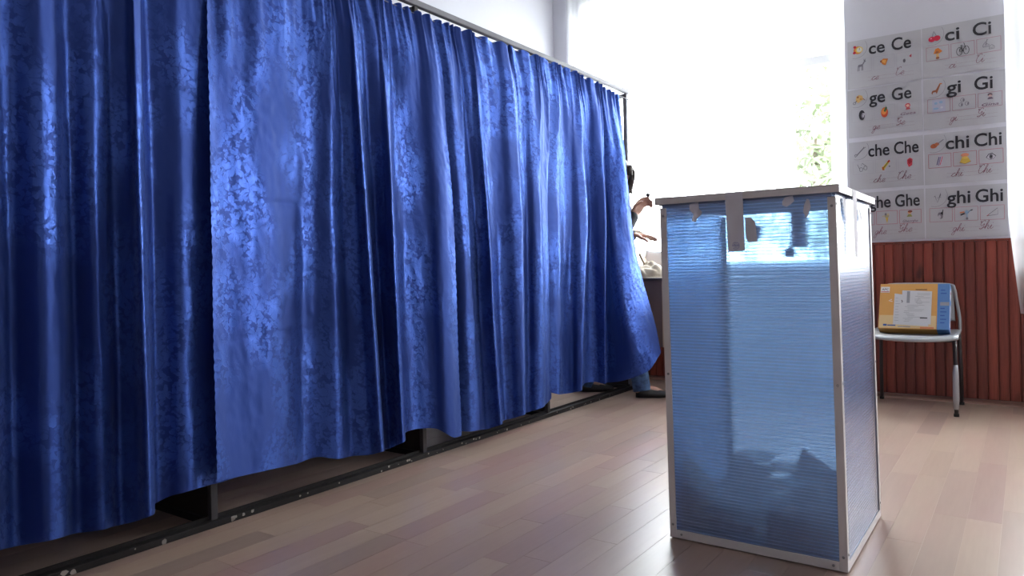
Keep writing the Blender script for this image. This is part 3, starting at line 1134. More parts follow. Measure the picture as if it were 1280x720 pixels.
corner_sheet([(-.915, 2.205, .024), (-.745, 2.212, .024), (-.815, 2.235, .175), (-.918, 2.245, .265)], 'curled ballot standing highest in the left front corner of the box', .012)
corner_sheet([(-.80, 2.245, .022), (-.685, 2.225, .022), (-.690, 2.262, .130), (-.800, 2.285, .195)], 'ballot leaning in the middle of the box front', .010)
corner_sheet([(-.655, 2.205, .022), (-.455, 2.200, .022), (-.455, 2.232, .128), (-.650, 2.232, .165)], 'broad flat ballot leaning at the right front of the box', -.008)
corner_sheet([(-.64, 2.36, .022), (-.44, 2.33, .022), (-.46, 2.42, .19), (-.60, 2.44, .27)], 'tall grey ballot standing behind the broad one in the box', .012)
corner_sheet([(-.88, 2.42, .022), (-.72, 2.38, .022), (-.70, 2.45, .17), (-.83, 2.50, .22)], 'ballot standing in the middle of the box behind the curled one', .012)
rb = random.Random(5)
for k in range(16):
    X_, Y_ = rb.uniform(BX0 + .12, BX1 - .13), rb.uniform(BY0 + .14, BY1 - .14)
    ballot((X_, Y_, .034 + .011 * k), (rb.uniform(-.05, .05), rb.uniform(-.05, .05), rb.uniform(0, 6.28)), rb.uniform(.09, .13), rb.uniform(.12, .16), rb.uniform(-.05, .05),
           'folded ballot in the heap on the bottom of the box')


# ------------------------------------------------------------------ posters
INKS = {}


def ink(c):
    if c not in INKS:
        INKS[c] = mat('print_%d' % len(INKS), srgb(*c), .75, var=.04)
    return INKS[c]


def ribbon(mb, pts, wd, y, mi=0):
    P = [Vector((p[0], p[1])) for p in pts]
    L, R = [], []
    for i, p in enumerate(P):
        t = (P[min(i + 1, len(P) - 1)] - P[max(i - 1, 0)])
        t = t.normalized() if t.length > 1e-9 else Vector((1, 0))
        n = Vector((-t.y, t.x)) * wd / 2
        L.append(p + n)
        R.append(p - n)
    for i in range(len(P) - 1):
        mb.quad([(R[i].x, y, R[i].y), (R[i + 1].x, y, R[i + 1].y), (L[i + 1].x, y, L[i + 1].y), (L[i].x, y, L[i].y)], mi)


SCRIPT = {
    'c': ([[(-.1, .2), (.15, .55), (.5, .95), (.85, .85), (.55, 1.0), (.15, .6), (.2, .12), (.55, 0), (1.05, .45)]], 1.0),
    'e': ([[(-.1, .25), (.45, .4), (.8, .75), (.6, 1), (.25, .7), (.22, .2), (.55, 0), (1.0, .35)]], .95),
    'i': ([[(-.1, .35), (.25, 1), (.15, .3), (.35, 0), (.75, .4)], [(.32, 1.42), (.38, 1.55)]], .75),
    'g': ([[(.85, .85), (.5, 1), (.12, .6), (.2, .08), (.55, .15), (.9, .9), (.75, -.2), (.5, -1), (.1, -.85), (.35, -.25), (1.15, .4)]], 1.1),
    'h': ([[(-.1, .25), (.4, 1.2), (.6, 1.95), (.4, 2.05), (.22, 1), (.15, 0), (.35, .7), (.65, 1), (.8, .75), (.72, .15), (.95, 0), (1.25, .35)]], 1.2),
    'C': ([[(.3, 1.55), (.15, 1.9), (.45, 1.8), (.55, 1.5)], [(1.25, 1.75), (1.05, 2.1), (.6, 1.85), (.3, 1.0), (.45, .12), (.95, .05), (1.4, .5)]], 1.4),
    'G': ([[(.3, 1.55), (.15, 1.9), (.45, 1.8), (.55, 1.5)], [(1.25, 1.75), (1.05, 2.1), (.55, 1.8), (.35, 1.15), (.7, .8), (1.15, 1.3), (1.05, .3), (.7, -.05), (.3, .15), (.8, .2), (1.4, .45)]], 1.4),
}


def script_text(mb, txt, x, y0, xh, wd, y, mi=0):
    for ch in txt:
        strokes, adv = SCRIPT[ch]
        for s in strokes:
            pts = [(x + (p[0] + .32 * p[1]) * xh * .95, y0 + p[1] * xh) for p in s]
            pts = [(q.x, q.y) for q in spline([(a, b, 0) for a, b in pts], 5)]
            ribbon(mb, pts, wd, y, mi)
        x += adv * xh * .95


def font_mesh(txt, name, material, bold=0.0, shear=0.0):
    cu_ = bpy.data.curves.new(name, 'FONT')
    cu_.body = txt
    cu_.size = 1
    cu_.offset = bold
    cu_.shear = shear
    cu_.resolution_u = 4
    cu_.fill_mode = 'FRONT'
    tmp = bpy.data.objects.new('tmp_text', cu_)
    C.objects.link(tmp)
    dg = bpy.context.evaluated_depsgraph_get()
    me = bpy.data.meshes.new_from_object(tmp.evaluated_get(dg))
    bpy.data.objects.remove(tmp)
    bpy.data.curves.remove(cu_)
    me.name = name
    me.materials.clear()
    me.materials.append(material)
    return me


def put_text(txt, name, material, parent, x0, x1, base, cap, y, bold=0.0, ref='H', M=None, shear=0.0):
    """flat lettering in the local x-z plane, fitted to x0..x1, cap height cap, facing -y"""
    me = font_mesh(txt, name, material, bold, shear)
    xs_ = [v.co.x for v in me.vertices]
    a, b = min(xs_), max(xs_)
    kx = (x1 - x0) / (b - a)
    kz = cap / 0.70
    for v in me.vertices:
        vv = Vector((x0 + (v.co.x - a) * kx, y, base + v.co.y * kz))
        v.co = M @ vv if M is not None else vv
    o = bpy.data.objects.new(name, me)
    C.objects.link(o)
    o.parent = parent
    return o


K, RD, OR, BR, GY, GN, YL, PK, BL, LB, LG = (40, 38, 46), (190, 30, 60), (206, 120, 50), (150, 90, 60), (120, 116, 126), (70, 105, 60), (212, 180, 80), (205, 90, 100), (70, 90, 150), (140, 170, 200), (176, 172, 182)


def ell(cx_, cy_, rx, ry, n=14, rot=0):
    return [(cx_ + rx * math.cos(a) * math.cos(rot) - ry * math.sin(a) * math.sin(rot), cy_ + rx * math.cos(a) * math.sin(rot) + ry * math.sin(a) * math.cos(rot)) for a in [2 * PI * k / n for k in range(n)]]


def ring(cx_, cy_, rx, ry):
    e = ell(cx_, cy_, rx, ry)
    return e + [e[0]]


# pictures: ('p', polygon, colour) or ('l', polyline, width, colour), unit box
PIC = {
    'clock': [('p', ell(.45, .5, .36, .36), OR), ('p', ell(.55, .52, .30, .30), YL), ('p', ell(.57, .52, .22, .22), (205, 205, 190)), ('p', ell(.2, .82, .12, .12), RD), ('p', ell(.16, .3, .12, .12), RD), ('l', [(.57, .52), (.57, .68)], .04, K)],
    'deer': [('p', [(.22, .40), (.62, .46), (.64, .64), (.26, .60)], GY), ('l', [(.26, .5), (.22, .1)], .05, GY), ('l', [(.34, .45), (.33, .1)], .05, GY), ('l', [(.55, .5), (.52, .12)], .05, GY), ('l', [(.62, .5), (.62, .12)], .05, GY), ('l', [(.62, .6), (.74, .8)], .09, GY), ('p', ell(.78, .82, .09, .05), GY), ('l', [(.74, .86), (.70, 1.0)], .03, K), ('l', [(.78, .86), (.82, 1.0)], .03, K)],
    'slice': [('p', [(.22, .62), (.45, .80), (.82, .74), (.62, .25), (.40, .35)], OR), ('p', [(.3, .60), (.45, .70), (.7, .66), (.58, .40)], (226, 160, 80)), ('p', ell(.28, .6, .07, .09), BR)],
    'tea': [('p', ell(.28, .38, .10, .15), GY), ('l', ring(.45, .6, .12, .2), .02, LG), ('p', [(.62, .68), (.82, .82), (.80, .55)], PK)],
    'cherry': [('p', ell(.32, .32, .26, .24), RD), ('p', ell(.68, .36, .26, .24), RD), ('p', ell(.26, .40, .07, .06), (230, 150, 165)), ('l', [(.35, .52), (.45, .98)], .04, GY), ('l', [(.65, .56), (.48, .98)], .04, GY)],
    'mushroom': [('p', [(.22, .5), (.35, .85), (.55, .92), (.70, .78), (.85, .62), (.6, .48)], OR), ('p', [(.3, .52), (.44, .7), (.62, .6), (.5, .48)], BR), ('p', [(.40, .5), (.58, .5), (.60, .12), (.42, .10)], (214, 170, 110)), ('p', ell(.5, .16, .13, .09), BR)],
    'bicycle': [('l', ring(.27, .38, .19, .30), .035, K), ('l', ring(.74, .42, .19, .30), .035, K), ('l', [(.27, .38), (.42, .72), (.66, .74), (.52, .36), (.27, .38)], .035, K), ('l', [(.52, .36), (.42, .72)], .035, K), ('l', [(.74, .42), (.63, .85), (.58, .98)], .035, K), ('l', [(.36, .78), (.48, .80)], .06, K), ('l', [(.27, .38), (.30, .60)], .02, K)],
    'shoes': [('p', [(.12, .50), (.30, .78), (.36, .62), (.50, .56), (.50, .44), (.12, .40)], LG), ('l', [(.12, .40), (.12, .55), (.30, .80), (.37, .62), (.52, .55), (.52, .42), (.12, .40)], .03, GY), ('l', [(.3, .5), (.4, .95), (.46, .9)], .04, GY), ('l', [(.52, .22), (.56, .42), (.70, .50), (.86, .36), (.88, .22), (.52, .2)], .035, GY), ('l', [(.60, .3), (.8, .3)], .03, GY)],
    'ginger': [('p', [(.25, .40), (.30, .78), (.52, .92), (.78, .80), (.86, .45), (.60, .30), (.45, .16)], (208, 170, 110)), ('p', ell(.42, .72, .08, .10), BR), ('p', ell(.66, .5, .1, .08), (190, 140, 80)), ('l', ring(.14, .18, .10, .10), .05, GY), ('l', [(.22, .26), (.36, .42)], .05, K), ('l', [(.82, .55), (1.0, .35)], .05, BR)],
    'tyre': [('p', ell(.5, .5, .24, .40), K), ('p', ell(.58, .46, .13, .22), GY), ('p', ell(.60, .44, .06, .10), LG), ('p', [(.56, .66), (.86, .62), (.84, .46), (.6, .48)], LG)],
    'fruit': [('p', ell(.5, .48, .27, .40), (200, 80, 50)), ('p', ell(.46, .56, .20, .26), (224, 140, 70)), ('p', [(.45, .60), (.62, .95), (.72, .80), (.56, .48)], GN)],
    'girl': [('p', ell(.5, .68, .20, .24), PK), ('p', ell(.5, .66, .12, .15), (226, 180, 160)), ('p', [(.34, .22), (.40, .46), (.62, .46), (.70, .24)], PK), ('l', [(.36, .84), (.64, .84)], .08, RD)],
    'giraffe': [('p', [(.18, .20), (.26, .38), (.50, .42), (.78, .96), (.86, .92), (.62, .20), (.56, .06), (.50, .24), (.30, .22), (.24, .02)], BR), ('p', ell(.86, .92, .10, .05), OR)],
    'sky': [('p', [(.04, .04), (.96, .04), (.96, .96), (.04, .96)], (176, 176, 196)), ('p', ell(.3, .7, .12, .1), LB), ('p', ell(.65, .75, .14, .1), LB), ('p', ell(.3, .3, .2, .08), LB), ('p', ell(.7, .35, .1, .08), (196, 196, 206))],
    'seeds': [('l', ring(.40, .72, .13, .14), .03, GY), ('p', ell(.46, .70, .05, .1), GY), ('l', ring(.28, .38, .13, .14), .03, GY), ('p', ell(.34, .36, .05, .1), GY), ('l', ring(.70, .42, .13, .14), .03, GY), ('p', ell(.77, .40, .05, .1), GY)],
    'boy': [('p', ell(.5, .80, .16, .16), (90, 70, 84)), ('p', ell(.51, .70, .12, .12), (200, 170, 165)), ('p', [(.32, .34), (.42, .56), (.60, .56), (.72, .34)], (130, 112, 130)), ('l', [(.34, .44), (.70, .44)], .05, (96, 84, 110))],
    'spanner': [('l', [(.22, .2), (.82, .86)], .09, GY), ('l', [(.04, .22), (.10, .04), (.24, .16), (.16, .30), (.04, .22)], .06, GY), ('l', [(.78, .92), (.84, .80), (.95, .90)], .06, GY)],
    'glasses': [('l', ring(.34, .36, .13, .16), .035, GY), ('l', ring(.68, .46, .13, .16), .035, GY), ('l', [(.47, .40), (.55, .43)], .04, GY), ('l', [(.22, .40), (.06, .78)], .035, GY), ('l', [(.80, .55), (.42, .86), (.36, .70)], .035, GY)],
    'tube': [('p', [(.22, .36), (.66, .86), (.78, .74), (.36, .16)], YL), ('p', [(.60, .78), (.76, .95), (.84, .82), (.70, .70)], (200, 60, 50)), ('p', [(.20, .40), (.32, .44), (.40, .14), (.24, .16)], OR), ('l', [(.34, .34), (.66, .72)], .05, GN), ('p', ell(.78, .42, .06, .06), GY)],
    'rose': [('p', [(.36, .80), (.56, .95), (.76, .82), (.72, .36), (.48, .22), (.36, .50)], (204, 70, 84)), ('p', ell(.54, .62, .11, .16), (170, 40, 60)), ('l', [(.42, .76), (.62, .80), (.68, .60)], .04, (120, 30, 50))],
    'guitar': [('p', ell(.30, .36, .26, .20, rot=.3), (176, 96, 60)), ('p', ell(.52, .50, .18, .14, rot=.3), (190, 108, 66)), ('l', [(.56, .52), (1.0, .86)], .06, GY), ('p', ell(.34, .40, .07, .06), BR)],
    'matches': [('p', [(.30, .15), (.64, .15), (.74, .88), (.40, .86)], (186, 180, 196)), ('l', [(.30, .2), (.46, .8)], .07, (100, 96, 130)), ('l', [(.42, .16), (.56, .8)], .05, (110, 104, 136)), ('l', [(.52, .2), (.70, .82)], .05, PK)],
    'muffin': [('p', [(.14, .26), (.30, .60), (.70, .62), (.88, .28), (.50, .14)], YL), ('p', ell(.5, .78, .28, .14), (216, 140, 110)), ('p', ell(.5, .58, .22, .1), (226, 190, 100)), ('l', [(.12, .26), (.5, .12), (.9, .28)], .03, BR)],
    'eye': [('p', ell(.5, .5, .34, .26), (196, 192, 202)), ('l', [(.18, .44), (.34, .68), (.56, .74), (.82, .52)], .05, K), ('l', [(.18, .44), (.4, .28), (.64, .30), (.82, .52)], .035, GY), ('p', ell(.50, .50, .13, .20), GY), ('p', ell(.50, .50, .06, .10), K)],
    'stamp': [('p', ell(.62, .5, .2, .3), GY)],
    'cone': [('p', [(.38, .58), (.62, .56), (.52, .06)], YL), ('p', ell(.5, .64, .18, .13), (170, 160, 130)), ('p', ell(.42, .78, .08, .1), GY), ('l', [(.30, .66), (.16, .62)], .04, YL), ('p', ell(.6, .76, .08, .08), (200, 180, 140))],
    'lad': [('p', ell(.46, .78, .14, .20), (228, 168, 120)), ('p', ell(.50, .86, .17, .13), (130, 70, 60)), ('p', [(.24, .28), (.38, .56), (.56, .56), (.66, .28)], (150, 150, 90))],
    'sprout': [('l', [(.30, .72), (.46, .12), (.72, .82)], .05, GY), ('l', [(.46, .5), (.62, .60), (.74, .56)], .035, GY), ('l', [(.30, .72), (.22, .62)], .035, GY), ('l', [(.62, .62), (.70, .92)], .035, K)],
    'nut': [('p', ell(.46, .46, .18, .26, rot=.3), GY), ('p', ell(.40, .38, .10, .14), LG), ('p', [(.46, .66), (.66, .80), (.64, .46)], K), ('l', [(.62, .74), (.66, .90)], .05, K)],
    'bird': [('p', [(.40, .62), (.50, .80), (.62, .74), (.66, .56), (.56, .40)], LB), ('l', [(.62, .56), (.74, .72), (.90, .78)], .06, (110, 140, 170)), ('p', [(.06, .66), (.38, .70), (.38, .60), (.1, .56)], (210, 130, 90)), ('l', [(.12, .42), (.40, .54)], .08, K), ('l', [(.80, .74), (.94, .80)], .07, K), ('l', [(.56, .42), (.56, .16)], .06, LB), ('p', ell(.56, .16, .08, .1), GY)],
    'wedge': [('l', [(.14, .28), (.86, .84), (.86, .36), (.14, .28)], .035, GY), ('l', [(.14, .28), (.3, .40)], .035, RD)],
}

PW, PH = 0.424, 0.312
POST = [
    # col, row, left word, right word, round picture, three pictures, captions, script l, script r, frame colour
    (0, 0, 'ce', 'Ce', 'clock', ('deer', 'slice', 'tea'), {}, LG),
    (1, 0, 'ci', 'Ci', 'cherry', ('mushroom', 'bicycle', 'shoes'), {}, (170, 110, 125)),
    (0, 1, 'ge', 'Ge', 'ginger', ('tyre', 'fruit', 'girl'), {2: 'Geta'}, LG),
    (1, 1, 'gi', 'Gi', 'giraffe', ('sky', 'seeds', 'boy'), {2: 'Gina'}, (165, 105, 120)),
    (0, 2, 'che', 'Che', 'spanner', ('glasses', 'tube', 'rose'), {}, LG),
    (1, 2, 'chi', 'Chi', 'guitar', ('matches', 'muffin', 'eye'), {}, (175, 75, 95)),
    (0, 3, 'ghe', 'Ghe', 'clock', ('stamp', 'cone', 'lad'), {2: 'Gheorghe'}, (180, 85, 105)),
    (1, 3, 'ghi', 'Ghi', 'sprout', ('nut', 'bird', 'wedge'), {}, (175, 105, 120)),
]
ROWTOP = [2.306, 1.985, 1.645, 1.312]
COLX = [-0.941, -0.511]
M_poster = mat('poster_paper', (0.46, 0.455, 0.49, 1), .45, var=.04, vscale=5)
TILT = {(0, 0): .004, (1, 0): -.003, (0, 1): -.012, (1, 1): .006, (0, 2): -.004, (1, 2): .0, (0, 3): -.002, (1, 3): .003}


def draw(mb, cols, pic, x0, x1, z0, z1, y):
    lay = 0
    for pr in PIC[pic]:
        lay += 1
        yy_ = y - .00012 * lay
        T_ = lambda p: (x0 + p[0] * (x1 - x0), z0 + p[1] * (z1 - z0))
        c = pr[-1]
        if c not in cols:
            cols.append(c)
        mi = cols.index(c)
        if pr[0] == 'p':
            mb.quad([(T_(p)[0], yy_, T_(p)[1]) for p in pr[1]][::-1], mi)
        else:
            ribbon(mb, [T_(p) for p in pr[1]], pr[2] * (z1 - z0), yy_, mi)


for col, rw, w1, w2, rp, pics, caps, fc in POST:
    t = empty('alphabet_poster', (COLX[col], YW - .0012, ROWTOP[rw] - PH))
    t.rotation_euler = (0, TILT[(col, rw)], 0)
    tag(t, 'school poster with the letters %s %s printed over three small pictures' % (w1, w2), 'poster', 'alphabet posters on the wall')
    # paper with slightly lifting lower edge
    rows = []
    for i in range(9):
        v = i / 8
        rows.append([(PW * k / 10, -.0006 - .0030 * (1 - v) ** 3 * (.5 + .5 * math.sin(k * .9 + col + rw)), PH * v) for k in range(11)])
    MB().grid(rows).build('paper', M_poster, t, True)
    Y0 = -.0046
    n3 = len(w1)
    if n3 == 2:
        e = ((.30, .52), (.61, .87)) if w1[1] == 'e' else ((.29, .47), (.63, .85))
    else:
        e = ((.27, .56), (.62, .945))
    put_text(w1, 'lettering', M_ink, t, e[0][0] * PW, e[0][1] * PW, .210, .076, Y0, .016)
    put_text(w2, 'lettering', M_ink, t, e[1][0] * PW, e[1][1] * PW, .210, .076, Y0, .016)
    # round picture in the corner
    mb, cols = MB(), []
    draw(mb, cols, rp, .030, .104, .212, .282, Y0)
    mb.build('illustration', [ink(c) for c in cols], t)
    ar = MB()
    ribbon(ar, [(.052 + .066 * math.cos(a), .262 + .066 * math.sin(a)) for a in [-1.9 + 2.5 * k / 16 for k in range(17)]], .0016, Y0)
    ar.build('corner_arc', ink(GY), t)
    for k in range(3):
        x0, x1 = .022 + .132 * k, .142 + .132 * k
        z0, z1 = .102, .186
        bxm = MB()
        for q in ([(x0, z0), (x1, z0)], [(x1, z0), (x1, z1)], [(x1, z1), (x0, z1)], [(x0, z1), (x0, z0)]):
            ribbon(bxm, q, .0022, Y0)
        bxm.build('picture_frame_line', ink(fc), t)
        mb, cols = MB(), []
        zz = z0 + .024 if k in caps else z0
        draw(mb, cols, pics[k], x0 + .022, x1 - .022, zz, z1 - .003, Y0)
        mb.build('illustration', [ink(c) for c in cols], t)
        if k in caps:
            put_text(caps[k], 'caption', ink((120, 84, 110)), t, x0 + .018, x1 - .018, z0 + .006, .016, Y0, .004, shear=.25)
    sm = MB()
    script_text(sm, w1, .33 * PW, .040, .022, .0022, Y0)
    script_text(sm, w2, .64 * PW, .048, .024, .0022, Y0)
    for zz in (.040, .062):
        ribbon(sm, [(.28 * PW, zz), (.90 * PW, zz)], .0005, Y0 + .0002)
    sm.build('handwriting_letters', ink((128, 62, 84)), t)

# ------------------------------------------------------------------ chair with carton
M_silver = mat('silver_plastic', (0.40, 0.415, 0.44, 1), .34, metal=.5, var=.05)
M_chrome = mat('chrome_tube', (0.34, 0.34, 0.35, 1), .28, metal=.9, var=.1)
M_brownt = mat('dark_tube', (0.035, 0.028, 0.028, 1), .4, var=.1)
M_rubber = mat('black_rubber', (0.02, 0.02, 0.02, 1), .7)
ch = empty('school_chair', (-.547, 4.90, 0))
tag(ch, 'silver metal-legged school chair standing against the panelling with a carton on it', 'chair')
chx, chf, chb = .215, -.205, .200
# seat shell with rolled front lip
rows = []
for i in range(15):
    v = i / 14
    yv = chf - .035 + (chb - chf + .02) * v
    rowp = []
    for k in range(17):
        u = k / 16 * 2 - 1
        bow = -.028 * (1 - u * u)
        lip = -.032 * max(0, 1 - v / .12) ** 1.6
        sag = -.020 * (1 - u ** 4) * math.sin(PI * v)
        edge = .006 * abs(u) ** 6
        rowp.append((u * (chx + .018 - .012 * v), yv + bow * (1 - v), .449 + lip * (1 - .4 * u * u) + sag + edge))
    rows.append(rowp)
seat = MB().grid(rows).build('seat', M_silver, ch, True)
md = seat.modifiers.new('thickness', 'SOLIDIFY')
md.thickness = .010
# backrest: shell in a rounded silver hoop
rows = []
for i in range(11):
    v = i / 10
    rows.append([((k / 12 * 2 - 1) * (.190 - .012 * v), chb - .012 + .022 * v + .018 * (1 - (k / 6 - 1) ** 2), .50 + .205 * v) for k in range(13)])
bk_ = MB().grid(rows).build('backrest', M_silver, ch, True)
md = bk_.modifiers.new('thickness', 'SOLIDIFY')
md.thickness = .008
hoop = spline([(-chx, chb - .035, .445), (-chx + .002, chb - .012, .52), (-chx + .018, chb + .004, .63), (-chx + .028, chb + .012, .69), (-chx + .055, chb + .016, .716), (0, chb + .020, .720),
               (chx - .055, chb + .016, .716), (chx - .028, chb + .012, .69), (chx - .018, chb + .004, .63), (chx - .002, chb - .012, .52), (chx, chb - .035, .445)], 5)
MB().tube(hoop, .0095, 10).build('back_hoop', M_silver, ch, True)
for sx in (-1, 1):
    lg = MB().tube([(sx * (chx - .004), chf + .012, .44), (sx * chx, chf + .004, .29), (sx * chx, chf, .012)], .0105, 12).build('leg', M_brownt, ch, True)
    MB().tube([(sx * chx, chf + .003, .285), (sx * chx, chf + .002, .24), (sx * chx, chf + .001, .10), (sx * chx, chf, .04)], [.0112, .0150, .0160, .0125], 14).build('leg_sleeve', M_silver, lg, True)
    MB().tube([(sx * chx, chf, 0), (sx * chx, chf, .016)], .0135, 12).build('foot_cap', M_rubber, lg, True)
    lg = MB().tube([(sx * (chx - .006), chb - .03, .44), (sx * chx, chb - .002, .20), (sx * chx, chb, .012)], .0105, 12).build('leg', M_brownt, ch, True)
    MB().tube([(sx * chx, chb, 0), (sx * chx, chb, .016)], .0135, 12).build('foot_cap', M_rubber, lg, True)
    MB().tube([(sx * (chx - .005), chf + .012, .432), (sx * (chx - .005), chb - .03, .432)], .009, 10).build('seat_rail', M_brownt, ch, True)
MB().tube([(-chx + .01, chf + .05, .412), (chx - .01, chf + .05, .412)], .008, 10).build('stretcher', M_brownt, ch, True)

# carton leaning on the backrest
M_cart = mat('carton_orange', srgb(216, 158, 84), .5, var=.06)
M_cart2 = mat('carton_cream', srgb(222, 190, 140), .5, var=.06)
M_cblue = mat('carton_blue', srgb(84, 128, 186), .5, var=.08)
M_kraft = mat('carton_kraft', srgb(160, 120, 80), .8)
M_red = mat('print_red', srgb(200, 40, 50), .6)
M_white = mat('print_white', (0.75, 0.74, 0.75, 1), .6, var=.03)
M_slip = mat('paper_slip', (0.62, 0.61, 0.64, 1), .7, var=.04)
M_grey = mat('print_grey', (0.30, 0.30, 0.33, 1), .7)
M_pblue = mat('print_blue', srgb(40, 80, 160), .6)
CW, CD, CH_ = .366, .080, .290
ct = empty('cardboard_carton', (-.735, 4.825, .467))
ct.rotation_euler = (-.46, 0, 0)
tag(ct, 'orange and blue printed cardboard carton propped on the silver chair', 'box')


def cart(mb, name, mt_, parent=ct, label=None):
    return mb.build(name, mt_, parent, label=label)


cart(MB().box(0, .304, 0, CD, 0, CH_, ch=.0015).box(.304, CW, 0, CD, 0, CH_, mi=1, ch=.0015), 'carton_body', [M_cart, M_cblue])
fr_y = -.0006


def flat(x0, x1, z0, z1, y=fr_y):
    return MB().box(x0, x1, y - .0003, y + .0003, z0, z1)


cart(flat(0.003, .300, .004, .085, -.0004), 'cream_print_band', M_cart2)
lb = cart(flat(.004, .052, .232, .270), 'brand_label', M_white, label='white brand label with red lettering')
put_text('APC', 'lettering', ink((120, 110, 120)), lb, .009, .047, .246, .014, fr_y - .0006, .02)
cart(MB().box(.006, .050, fr_y - .0010, fr_y - .0005, .236, .2395), 'red_bar', M_red, lb)
cart(flat(.318, CW - .002, .150, .172), 'grey_print_band', M_grey)
for k, zc in enumerate((.245, .225, .130, .108, .085, .062, .040)):
    cart(flat(.320, .320 + (.030 if k % 2 else .022), zc, zc + .005), 'print_line', M_pblue)
cart(flat(.22, .290, .004, .014), 'orange_print_block', mat('print_salmon', srgb(220, 130, 90), .6))
cart(flat(.026, .046, .016, .028, fr_y), 'print_block', M_pblue)
cart(flat(.049, .092, .017, .024, fr_y), 'print_line', M_pblue)
cart(flat(.104, .170, .010, .016, fr_y), 'print_line', M_grey)
cart(flat(.190, .250, .250, .254, fr_y), 'print_line', M_ink)
tick = MB()
ribbon(tick, [(.066, .188), (.050, .178), (.070, .174)], .004, fr_y - .0004)
cart(tick, 'tick_mark', M_white)
sl1 = cart(MB().quad([(.078, -.0016, .026), (.262, -.0016, .018), (.262, -.0016, .195), (.080, -.0016, .226)]).quad([(.078, -.0009, .026), (.262, -.0009, .018), (.262, -.0009, .195), (.080, -.0009, .226)][::-1]), 'delivery_slip', M_slip)
sl2 = cart(MB().quad([(.120, -.0026, .040), (.274, -.0026, .030), (.276, -.0026, .240), (.120, -.0026, .246)]).quad([(.120, -.002, .040), (.274, -.002, .030), (.276, -.002, .240), (.120, -.002, .246)][::-1]), 'delivery_slip', M_slip)
cart(flat(.146, .162, .164, .240, -.0032), 'barcode', M_grey, sl2)
rr_ = random.Random(4)
for k in range(20):
    zc = .045 + .0095 * k
    x0 = .128 + rr_.random() * .03 + (.045 if zc > .155 else 0)
    x1 = min(.268, x0 + rr_.uniform(.02, .10))
    cart(flat(x0, x1, zc, zc + .0016, -.0032), 'printed_line', M_grey, sl2)
for k in range(9):
    zc = .05 + .018 * k
    cart(flat(.086, .100 + .014 * rr_.random(), zc, zc + .0016, -.0021), 'printed_line', M_grey, sl1)
cart(flat(.218, .256, .066, .072, -.0034), 'printed_line', M_ink, sl2)
tri = MB()
ribbon(tri, [(.196, .166), (.212, .198), (.228, .166), (.196, .166)], .0016, -.0033)
cart(tri, 'printed_triangle', M_grey, sl2)
tk2 = MB()
ribbon(tk2, [(.118, .182), (.124, .174), (.120, .166)], .004, -.0031)
cart(tk2, 'pen_mark', M_ink, sl2)
cart(MB().box(CW + .0001, CW + .0006, .012, .055, .20, .262), 'side_print', M_white)
cart(MB().box(CW + .0001, CW + .0006, .018, .050, .03, .16), 'side_print', M_white)
cart(MB().box(CW + .0006, CW + .0010, .022, .046, .235, .248), 'red_bar', M_red)

# ------------------------------------------------------------------ desk by the window and the things on it
M_dtop = mat('dark_desk_top', (0.05, 0.035, 0.032, 1), .4, var=.2, vscale=20, stretch=(.1, 1, 1))
M_dpan = mat('brown_desk_panel', (0.16, 0.105, 0.10, 1), .5, var=.15, vscale=20, stretch=(1, 1, .1))
M_beige = mat('beige_edging', (0.50, 0.40, 0.32, 1), .5)
dk_ = empty('school_desk', (-1.95, 4.93, 0))
tag(dk_, 'dark-topped school desk under the window, partly hidden by the last curtain', 'desk')
bevel(MB().box(-.56, .56, -.20, .19, .758, .782).build('desk_top', M_dtop, dk_), .003)
MB().box(-.505, -.125, -.185, -.168, .30, .757).build('front_panel', M_dpan, dk_)
MB().box(-.085, .505, -.185, -.168, .30, .757).build('front_panel', M_dpan, dk_)
MB().box(-.125, -.085, -.190, -.160, .30, .757).build('edge_strip', M_beige, dk_)
for sx in (-1, 1):
    for y0 in (-.185, .150):
        xa, xb = sorted((sx * .53, sx * .505))
        MB().box(xa, xb, y0, y0 + .025, 0, .757).build('leg', M_dtop, dk_)
    xa, xb = sorted((sx * .53, sx * .505))
    MB().box(xa, xb, -.16, .15, .04, .065).build('side_rail', M_dtop, dk_)

M_cloth = mat('beige_cloth', (0.40, 0.345, 0.28, 1), .9, var=.12, vscale=14, bump=.3)
bmc = bmesh.new()
bmesh.ops.create_grid(bmc, x_segments=60, y_segments=40, size=.5)
for v in bmc.verts:
    x_, y_ = v.co.x * 2, v.co.y * 2
    r = max(0, 1 - x_ * x_ - y_ * y_)
    hgt = .085 * r ** .7
    hgt += .030 * r ** .5 * abs(noise.noise((x_ * 2.2, y_ * 2.2, 3.3))) * 2 + .014 * r ** .5 * math.sin(7 * x_ + 5 * y_ + 3 * noise.noise((x_ * 2, y_ * 2, 1)))
    v.co = Vector((x_ * .19 * (1 - .15 * abs(y_)), y_ * .13, max(0.001, hgt)))
mbc = MB()
mbc.add_bm(bmc)
cl_ = mbc.build('folded_cloth', M_cloth, None, True)
cl_.location = (-2.235, 4.875, .7825)
tag(cl_, 'crumpled beige cloth heaped on the desk beside the last curtain', 'cloth')
bd = MB().box(-.008, .008, -.10, .10, 0, .19).build('document_board', mat('tan_board', (.36, .27, .20, 1), .7), None)
bd.location = (-2.275, 5.02, .786)
bd.rotation_euler = (.0, -.42, .3)
tag(bd, 'narrow tan board leaning on the desk behind the cloth', 'board')
pp = MB().grid([[(-.11 + .022 * k, .018 * math.sin(k * .5) * (i / 8), .19 * i / 8) for k in range(11)] for i in range(9)]).build('paper_sheet', M_paper, None, True)
md = pp.modifiers.new('thickness', 'SOLIDIFY')
md.thickness = .001
pp.location = (-2.26, 5.085, .787)
pp.rotation_euler = (-.10, .10, .15)
tag(pp, 'white sheet of paper standing on the desk behind the beige cloth', 'paper')

